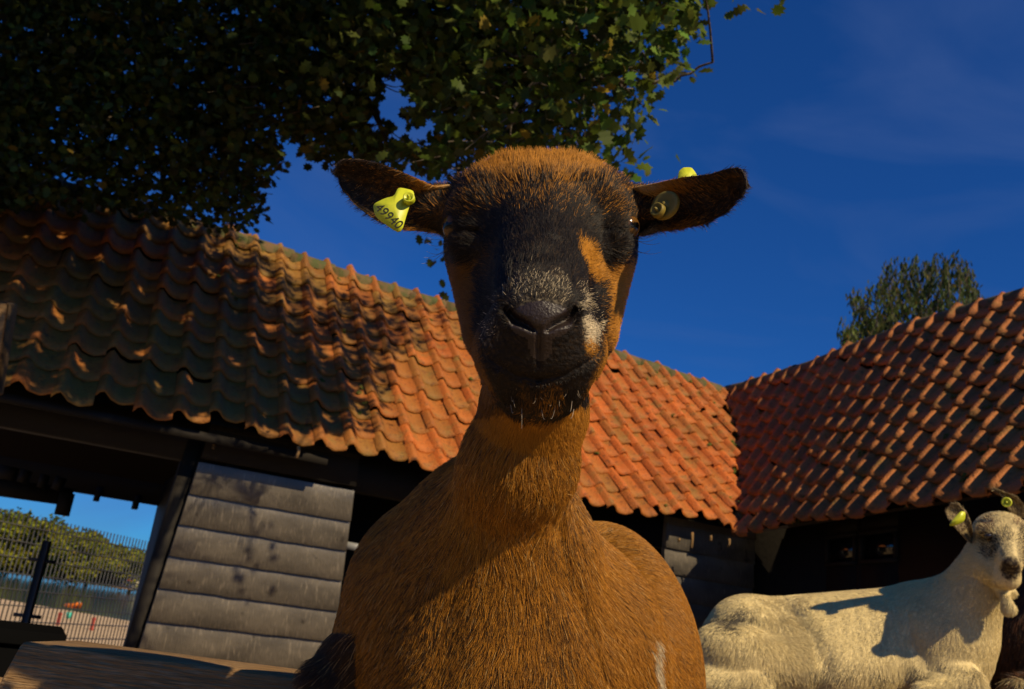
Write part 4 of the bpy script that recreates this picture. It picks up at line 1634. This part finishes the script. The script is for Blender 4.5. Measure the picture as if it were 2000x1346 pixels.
# whiskers
wk = []
for k in range(46):
    s_ = 1 if k % 2 else -1
    if k < 30:
        x0, y0, d0 = CX + rng.uniform(-70, 70), rng.uniform(690, 800), 0.645
        e_ = V(x0 + rng.normal(0, 10), y0 + rng.uniform(12, 42), d0 - rng.uniform(0.0, 0.02))
    elif k < 40:
        x0, y0, d0 = CX + s_ * 182, 465 + rng.uniform(-10, 25), 0.765
        e_ = V(x0 + s_ * rng.uniform(22, 55), y0 + rng.uniform(-4, 40), d0 - 0.01)
    else:
        x0, y0, d0 = CX + s_ * 75, rng.uniform(650, 720), 0.655
        e_ = V(x0 + s_ * rng.uniform(10, 40), y0 + rng.uniform(-10, 25), d0 - 0.01)
    t = np.linspace(0, 1, 5)[:, None]
    wk.append(v2w(V(x0, y0, d0) * (1 - t) + e_ * t + np.array([0, -0.003, 0]) * (t * (1 - t) * 4)) - base)
M_whisk = mat('whisker', (0.25, 0.2, 0.14), 0.35, 0.6)
hc = bpy.data.hair_curves.new('whiskers')
hc.add_curves([5] * len(wk))
hc.attributes['position'].data.foreach_set('vector', np.array(wk, np.float32).ravel())
(hc.attributes.get('radius') or hc.attributes.new('radius', 'FLOAT', 'POINT')).data.foreach_set('value', np.tile(np.linspace(0.00022, 0.00008, 5), len(wk)).astype(np.float32))
hc.materials.append(M_whisk)
wo_ = bpy.data.objects.new('whiskers', hc)
SC.collection.objects.link(wo_)
wo_.parent = goat_body


# ---- ear tags
def rounded(pts, n=4, rr=0.25):
    out = []
    m = len(pts)
    for i in range(m):
        a, b, c = np.array(pts[i - 1], float), np.array(pts[i], float), np.array(pts[(i + 1) % m], float)
        p0, p1 = b + (a - b) * rr, b + (c - b) * rr
        for t in np.linspace(0, 1, n):
            out.append((1 - t) ** 2 * p0 + 2 * t * (1 - t) * b + t * t * p1)
    return out


def slab(name, pts3, thick, m, parent, bevel=True):
    pts3 = np.asarray(pts3)
    c = pts3.mean(0)
    n = np.zeros(3)
    for i in range(len(pts3)):
        n += np.cross(pts3[i - 1] - c, pts3[i] - c)
    n = nrm(n)
    k = len(pts3)
    b_ = MB()
    vs = np.vstack([pts3 - n * thick / 2, pts3 + n * thick / 2])
    q = [[i, (i + 1) % k, k + (i + 1) % k, k + i] for i in range(k)]
    b_.add(np.vstack([vs, c - n * thick / 2, c + n * thick / 2]), q, [[(i + 1) % k, i, 2 * k] for i in range(k)] + [[k + i, k + (i + 1) % k, 2 * k + 1] for i in range(k)])
    return b_.build(name, m, parent), n, c


def disc(name, c, n, r, h, m, parent, hole=0.0):
    n = nrm(n)
    a = nrm(np.cross(n, [0.2, 0.3, 0.9]))
    b = np.cross(n, a)
    th = np.linspace(0, 2 * math.pi, 25)
    prof = [(0.0, h * 1.0), (hole, h * 1.0), (hole + 0.0002, h * 0.4 if hole else h), (hole + r * 0.25, h * 0.6), (r * 0.85, h), (r, h * 0.6), (r, 0)]
    if hole:
        prof = [(0.0, h * 1.5), (hole * 0.7, h * 1.4), (hole, h * 0.3), (hole * 1.5, h * 0.3), (r * 0.75, h), (r * 0.95, h * 0.9), (r, 0.3 * h), (r, -h * 0.3)]
    b_ = MB()
    b_.grid([[c + (a * math.cos(t) + b * math.sin(t)) * q[0] + n * q[1] for t in th] for q in prof])
    return b_.build(name, m, parent, smooth=True)


def text_on(s, c, xdir, ydir, size, parent, m=M_ink):
    cu = bpy.data.curves.new('number', 'FONT')
    cu.body = s
    cu.size = size
    cu.align_x = 'CENTER'
    cu.align_y = 'CENTER'
    cu.extrude = 0.00012
    xd, yd = nrm(xdir), nrm(ydir)
    zd = np.cross(xd, yd)
    tmp = bpy.data.objects.new('tmp', cu)
    SC.collection.objects.link(tmp)
    dg = bpy.context.evaluated_depsgraph_get()
    me = bpy.data.meshes.new_from_object(tmp.evaluated_get(dg))
    bpy.data.objects.remove(tmp)
    co = np.zeros(len(me.vertices) * 3)
    me.vertices.foreach_get('co', co)
    co = co.reshape(-1, 3)
    w_ = c + co[:, :1] * xd + co[:, 1:2] * yd + co[:, 2:3] * zd - np.array(worig(parent))
    me.vertices.foreach_set('co', w_.ravel())
    me.update()
    me.materials.clear()
    me.materials.append(m)
    o_ = bpy.data.objects.new('number', me)
    SC.collection.objects.link(o_)
    o_.parent = parent
    return o_


TD = 0.772
tagp = rounded([(812, 374), (797, 410), (783, 459), (733, 424), (728, 400), (752, 388), (770, 384), (778, 366)], 4, 0.3)
tg = slab('ear_tag', [v2w(V(x, y, TD - 0.018 * (y - 366) / 94)[None])[0] for x, y in tagp], 0.0016, M_tag, goat)[0]
tg['label'] = 'yellow flag ear tag hanging from the left-hand ear'
tpt = lambda x, y, o=0.0: v2w(V(x, y, TD - 0.018 * (y - 366) / 94 - o)[None])[0]
xd = nrm(tpt(784, 446) - tpt(740, 407))
zd = nrm(np.cross(tpt(784, 446) - tpt(740, 407), tpt(790, 400) - tpt(740, 407)))
if zd @ (O - tpt(760, 420)) < 0:
    zd = -zd
tc_ = tpt(760, 424) + zd * 0.0011
text_on('49940', tc_, xd, np.cross(zd, xd), 0.0115, tg)
disc('tag_button', v2w(V(799, 389, TD - 0.008)[None])[0], zd, 0.0050, 0.004, M_tag, goat, hole=0.0016)
# right-hand ear: round button inside, plate edge above the ear
rc = v2w(V(1300, 402, 0.762 - .012)[None])[0]
disc('tag_button', rc, zd + rt * -0.8, 0.0125, 0.003, M_tag_shade, goat, hole=0.003)
disc('tag_button', v2w(V(1286, 412, 0.745)[None])[0], zd + rt * -0.8, 0.0062, 0.004, M_tag_shade, goat, hole=0.0016)
tagq = rounded([(1326, 335), (1334, 328), (1350, 328), (1356, 335), (1364, 348), (1364, 372), (1322, 372), (1324, 345)], 4, 0.3)
tg2 = slab('ear_tag', [v2w(V(x, y, 0.80 + 0.01 * (372 - y) / 40)[None])[0] for x, y in tagq], 0.0016, M_tag, goat)[0]
tg2['label'] = 'yellow ear tag plate showing above the right-hand ear'

# ---- white goat lying on the upper deck
WD = 2.1
wbody = [
    cone((1500, 1268, 2.22), (1780, 1258, 2.16), 0.118, 0.130, 0.08),
    ell((1455, 1272, 2.20), (0.105, 0.105, 0.11), 0.06, ),
    ell((1452, 1215, 2.20), (0.055, 0.045, 0.06), 0.05),
    ell((1455, 1288, 2.08), (0.118, 0.070, 0.066), 0.016, rotz(-24)),
    cone((1385, 1312, 2.06), (1440, 1330, 2.04), 0.032, 0.026, 0.02),
    cone((1385, 1338, 2.02), (1470, 1338, 2.02), 0.026, 0.030, 0.02),
    cone((1470, 1338, 2.02), (1500, 1362, 2.00), 0.026, 0.018, 0.02),
    ell((1640, 1300, 2.10), (0.16, 0.072, 0.10), 0.06),
    ell((1845, 1268, 2.10), (0.098, 0.115, 0.10), 0.06),
    cone((1868, 1210, 2.10), (1928, 1110, 2.05), 0.088, 0.054, 0.05),
    cone((1800, 1195, 2.17), (1870, 1185, 2.12), 0.055, 0.05, 0.05),
    cone((1815, 1325, 2.03), (1895, 1338, 1.98), 0.040, 0.030, 0.03),
    cone((1895, 1338, 1.98), (1800, 1352, 1.96), 0.026, 0.019, 0.02),
]
whead = [
    cone((1890, 1145, 2.07), (1925, 1105, 2.05), 0.05, 0.052, 0.03),
    ell((1955, 1040, 2.05), (0.056, 0.044, 0.056), 0.02),
    ell((1948, 1075, 2.045), (0.052, 0.048, 0.052), 0.025),
    cone((1962, 1055, 2.0), (1975, 1098, 1.925), 0.032, 0.021, 0.02),
    cone((1945, 1100, 2.02), (1968, 1128, 1.945), 0.046, 0.026, 0.025),
    ell((1974, 1095, 1.905), (0.019, 0.014, 0.014), 0.01),
    ell((1965, 1155, 1.99), (0.020, 0.012, 0.02), 0.02),
    ell((1926, 1034, 2.005), (0.018, 0.012, 0.018), 0.015),
    ell((1992, 1034, 2.005), (0.018, 0.012, 0.018), 0.015),
    cone((1962, 1160, 1.97), (1970, 1188, 1.97), 0.0075, 0.0145, 0.008),
    ('c', V(1968, 1099, 1.885), V(1963, 1094, 1.892), 0.003, 0.004, -0.004),
    ('c', V(1980, 1099, 1.885), V(1985, 1094, 1.892), 0.003, 0.004, -0.004),
    ('c', V(1950, 1118, 1.93), V(1990, 1118, 1.915), 0.002, 0.002, -0.004),
]
wbv, wbf = surface(wbody, 0.009)
wbv = relax(wbv, wbf, 2)
wbv = groove(wbv, [(1535, 1175, 0.4), (1580, 1240, 1), (1612, 1300, 1), (1600, 1340, 0.6)], 24, 0.013, 2.6)
wbv = groove(wbv, [(1775, 1200, 0.3), (1782, 1260, 1), (1815, 1305, 1), (1850, 1318, .6)], 18, 0.007, 2.6)
wbv = groove(wbv, [(1470, 1178, 0.5), (1520, 1190, 1), (1555, 1205, 0.5)], 18, 0.012, 2.6)
for rx in (1640, 1668, 1696, 1724, 1750):
    wbv = groove(wbv, [(rx, 1180, 0.5), (rx + 8, 1230, 1), (rx + 2, 1280, 0.5)], 8, 0.0022, 2.6)
whv, whf = surface(whead, 0.0042)
whv = relax(whv, whf, 1)
wearL = sheet([(1900, 1042), (1897, 1022), (1888, 1000), (1872, 983), (1858, 982), (1848, 996)],
              [(1898, 1062), (1888, 1056), (1878, 1044), (1864, 1030), (1852, 1014), (1847, 999)], [2.04, 2.02, 2.0, 2.0], 0.015, 0.010, 20, 10)
wearR = sheet([(1978, 1010), (1962, 978), (1945, 956), (1940, 958)],
              [(2002, 1012), (2004, 990), (1985, 970), (1943, 955)], [2.08, 2.08, 2.07, 2.06], 0.012, 0.010, 20, 10)
WHT = np.array([0.82, 0.65, 0.31])


def coat_white(p, n, r_):
    X, Y = px_of(p)
    nn = len(p)
    grey = 0.95 * np.exp(-(((X - 1436 + (Y - 1215) * .5) / 34) ** 2 + ((Y - 1212) / 22) ** 2) ** 1.5)
    jf = fieldnoise(p, 60.0)
    grey = np.maximum(grey, 0.25 * (Y > 1300) * (jf > 0.3))
    q = r_.random(nn)
    col = np.where((q < grey)[:, None], np.array([0.10, 0.085, 0.06]), WHT)
    col = col * (1 + 0.08 * jf)[:, None] * r_.uniform(0.8, 1.15, (nn, 1))
    ln = np.full(nn, 0.011)
    ln = np.where((Y > 1200) & (X < 1620), 0.017, ln)
    ln = np.where(Y > 1290, 0.017, ln)
    return np.clip(col, 0, .95), ln, np.ones(nn)


def coat_whead(p, n, r_):
    X, Y = px_of(p)
    D = p[:, 2]
    nn = len(p)
    jx_ = X + r_.normal(0, 2.0, nn)
    jy_ = Y + r_.normal(0, 2.5, nn)
    e_ = lambda cx_, cy_, rx_, ry_: ((jx_ - cx_) / rx_) ** 2 + ((jy_ - cy_) / ry_) ** 2 < 1
    fr_ = D < 2.035
    dk = 0.62 * ((e_(1934, 1058, 19, 36) | e_(1997, 1062, 12, 38)) & fr_)
    dk = np.maximum(dk, 0.35 * (e_(1966, 1062, 14, 34) & fr_))
    dk = np.maximum(dk, 0.97 * (e_(1974, 1110, 20, 24) & (D < 1.95)))
    rd = 0.4 * ((e_(1925, 1020, 22, 14) | e_(1996, 1018, 18, 14)) & (D < 2.05))
    q = r_.random(nn)
    col = np.where((q < dk)[:, None], np.array([0.035, 0.025, 0.02]), WHT)
    col = np.where((r_.random(nn) < rd)[:, None], np.array([0.16, 0.06, 0.03]), col)
    wat = (Y > 1163) & (X > 1945)
    col = np.where(wat[:, None], WHT * 1.1, col)
    ln = np.where(D < 1.95, 0.005, 0.011)
    nose = (D < 1.90)
    return np.clip(col * r_.uniform(0.8, 1.15, (nn, 1)), 0, .95), ln, np.where(nose, 0.15, 1.0)


def coat_wear(p, n, r_):
    nn = len(p)
    q = r_.random(nn)
    col = np.where((q < 0.7)[:, None], np.array([0.11, 0.07, 0.04]), WHT * 0.7)
    return col * r_.uniform(0.7, 1.2, (nn, 1)), np.full(nn, 0.009), np.ones(nn)


def comb_white(p, n):
    X, Y = px_of(p)
    d = np.zeros((len(p), 3))
    d[:, 0] = np.interp(X, [1380, 1450, 1560, 1600, 1700, 1900], [-0.5, -0.5, 0.5, -0.5, -0.4, -0.25])
    d[:, 1] = -1
    return d, np.full(len(p), 0.26)


def comb_whead(p, n):
    d = nrm(p - V(1975, 1095, 1.88))
    low = (px_of(p)[1] > 1130)[:, None]
    return np.where(low, np.array([-0.2, -1, 0.2]), d), np.full(len(p), 0.28)


wgv, wgf = join_parts([(wbv, wbf), (whv, whf), wearL, wearR])
wcol = skin_cols([((wbv, wbf), coat_white), ((whv, whf), coat_whead), (wearL, coat_wear), (wearR, coat_wear)], 0.9)
wbase = P(1660, 1362, 2.1)
UPZ = wbase[2] - 0.012
wgoat = empty('goat', wbase, 'cream white goat lying down, head raised, with a pale wattle under its chin', 'goat')
wb_o = mesh_np('body', v2w(wgv), wgf, M_skin, wgoat, origin=wbase, smooth=True, attrs={'coat': wcol})
make_fur('hair', wb_o, wbase, wbv, wbf, 0.30e6, coat_white, comb_white, 0.00035, M_hair, 21)
make_fur('hair', wb_o, wbase, whv, whf, 0.40e6, coat_whead, comb_whead, 0.00033, M_hair, 22)
for k_, e_ in enumerate((wearL, wearR)):
    make_fur('hair', wb_o, wbase, e_[0], e_[1], 0.4e6, coat_wear, lambda p, n: (np.tile([-0.5, 0.8, 0.0], (len(p), 1)), np.full(len(p), 0.3)), 0.0003, M_hair, 23 + k_, 4)
for x in (1930, 1995):
    c_ = P(x, 1047, 1.995)
    b_ = MB()
    b_.grid([[c_ + 0.009 * np.array([math.sin(t) * math.cos(q_), math.sin(t) * math.sin(q_), math.cos(t)]) for q_ in np.linspace(0, 2 * math.pi, 15)] for t in np.linspace(0, math.pi, 9)])
    b_.build('eye', M_eye, wgoat, smooth=True)
slab('ear_tag', [P(x, y, 1.99) for x, y in rounded([(1852, 1026), (1876, 998), (1886, 1000), (1884, 1018), (1862, 1028)], 3, .3)], 0.002, M_tag, wgoat)
disc('tag_button', P(1966, 981, 2.05), -ray(1966, 981), 0.011, 0.006, M_tag, wgoat, hole=0.003)

# ---- dark goat lying behind it, mostly out of frame
db = [
    cone((2040, 1270, 2.42), (2500, 1290, 2.5), 0.17, 0.17, 0.06),
    ell((2010, 1250, 2.36), (0.125, 0.16, 0.12), 0.06),
    cone((2020, 1200, 2.42), (2120, 1080, 2.4), 0.09, 0.06, 0.05),
    ell((2140, 1020, 2.38), (0.06, 0.055, 0.06), 0.04),
    cone((2130, 1030, 2.34), (2110, 1090, 2.22), 0.045, 0.026, 0.03),
    cone((1985, 1345, 2.2), (2050, 1345, 2.25), 0.03, 0.04, 0.03),
]
dv, df_ = surface(db, 0.010)
dv = relax(dv, df_, 2)


def coat_dark(p, n, r_):
    X, Y = px_of(p)
    nn = len(p)
    pale = 0.6 * ((Y > 1325) & (p[:, 2] < 2.25))
    c_ = np.where((r_.random(nn) < 0.35)[:, None], np.array([0.12, 0.05, 0.02]), np.array([0.04, 0.022, 0.012]))
    c_ = np.where((r_.random(nn) < pale)[:, None], WHT * 0.6, c_)
    return c_ * r_.uniform(0.7, 1.3, (nn, 1)), np.full(nn, 0.03), np.ones(nn)


dbase = P(2200, 1378, 2.42)
dbase[2] = UPZ
dgoat = empty('goat', dbase, 'dark brown goat resting behind the white goat at the picture edge', 'goat')
dcol = skin_cols([((dv, df_), coat_dark)])
do_ = mesh_np('body', v2w(dv), df_, M_skin, dgoat, origin=dbase, smooth=True, attrs={'coat': dcol})
make_fur('hair', do_, dbase, dv, df_, 0.05e6, coat_dark, comb_white, 0.0006, M_hair, 31)

# ------------------------------------------------------------------ decks the goats rest on
M_plank = M_wood
def deck(name, x0, x1, y0, y1, top, label, cat='platform'):
    r = empty(name, ((x0 + x1) / 2, (y0 + y1) / 2, 0), label, cat)
    n_ = max(1, int((y1 - y0) / 0.15))
    for k in range(n_):
        b_ = MB()
        yy = y0 + (k + 0.5) * (y1 - y0) / n_
        b_.box(((x0 + x1) / 2, yy, top - 0.02), ((x1 - x0) / 2, 0, 0), (0, (y1 - y0) / n_ / 2 - 0.004, 0), (0, 0, 0.02), bev=0.004)
        b_.build('plank', M_wood, r)
    for x in (x0 + 0.06, x1 - 0.06):
        for y in (y0 + 0.06, y1 - 0.06):
            b_ = MB()
            b_.box((x, y, (top - 0.04) / 2), (0.045, 0, 0), (0, 0.045, 0), (0, 0, (top - 0.04) / 2), bev=0.004)
            b_.build('leg', M_wood, r)
    return r
deck('platform', -0.26, 0.55, 0.66, 1.85, PLZ - 0.02, 'low wooden platform the brown goat rests on', 'platform')
deck('platform', 0.40, 2.3, 1.97, 3.0, UPZ - 0.005, 'higher wooden platform the white goat lies on', 'platform')

# weathered beam in the lower left corner
A0, A1 = P(132, 1250, 1.2), P(700, 1324, 1.2)
beam = empty('timber_beam', (A0 + A1) / 2 * [1, 1, 0], 'long weathered wooden beam crossing in front of the barn gateway', 'beam')
mb = MB()
bd = nrm((A1 - A0) * [1, 1, 0])
bn = np.array([-bd[1], bd[0], 0])
z_b = 0.5 * (A0[2] + A1[2])
c_ = (A0 + A1) / 2 * [1, 1, 0] + Zv * (z_b - 0.11)
half = np.linalg.norm((A1 - A0)[:2]) / 2
# the near left end is sawn at a slant
b0 = c_ - bd * half
b1 = c_ + bd * half
vs = []
for e_, sl_ in ((b0, -0.06), (b1, 0.0)):
    vs += [e_ + bd * 0 - bn * 0.13 + Zv * 0.11, e_ + bn * 0.02 + Zv * 0.11, e_ + bd * sl_ + bn * 0.02 - Zv * 0.11, e_ + bd * sl_ - bn * 0.13 - Zv * 0.11]
mb.add(vs, [[0, 1, 2, 3], [4, 7, 6, 5], [0, 4, 5, 1], [1, 5, 6, 2], [2, 6, 7, 3], [3, 7, 4, 0]])
ob = mb.build('bar', M_wood, beam)
bv_ = ob.modifiers.new('edge', 'BEVEL')
bv_.width = 0.006
bv_.segments = 2
for k in (0.25, 0.8):
    b_ = MB()
    q = b0 + (b1 - b0) * k
    b_.box(q * [1, 1, 0] - bn * 0.05 + Zv * (z_b - 0.22) / 2, bd * 0.05, bn * 0.05, Zv * (z_b - 0.22) / 2 - 0, bev=.004)
    b_.build('leg', M_wood, beam)

# trough against the left edge, its shade painted in as near-black
tq = P(40, 1240, 2.6)
tr_ = empty('feed_trough', tq * [1, 1, 0], 'feed trough, its shade painted in black, standing left of the weathered beam', 'trough')
mb = MB()
mb.box(tq * [1, 1, 0] + Zv * (tq[2] / 2 - .01) - wdir * 0.25, wdir * 0.42, ndir * 0.2, Zv * (tq[2] / 2 - .01), bev=0.01)
mb.build('box', M_shade_black, tr_)
mb = MB()
mb.box(tq * [1, 1, 0] + Zv * (tq[2] + .004) - wdir * 0.25, wdir * 0.36, ndir * 0.21, Zv * 0.02, bev=0.004)
mb.build('rim', M_shade_black, tr_)
# log in the corner
lg = empty('log', P(20, 1400, 1.5) * [1, 1, 0], 'rough wooden log end in the lower left corner', 'log')
mb = MB()
la, lb = P(-260, 1350, 1.5), P(40, 1392, 1.45)
mb.tube([la, la * .5 + lb * .5, lb], [0.055, 0.05, 0.045], 14)
mb.build('bark', M_wood, lg, smooth=True)
mb = MB()
mb.box(np.array([(la[0] + lb[0]) / 2, (la[1] + lb[1]) / 2, (la[2] - 0.04) / 2]), (0.06, 0, 0), (0, 0.06, 0), (0, 0, (la[2] - 0.04) / 2))
mb.build('stump', M_wood, lg)
print('done')
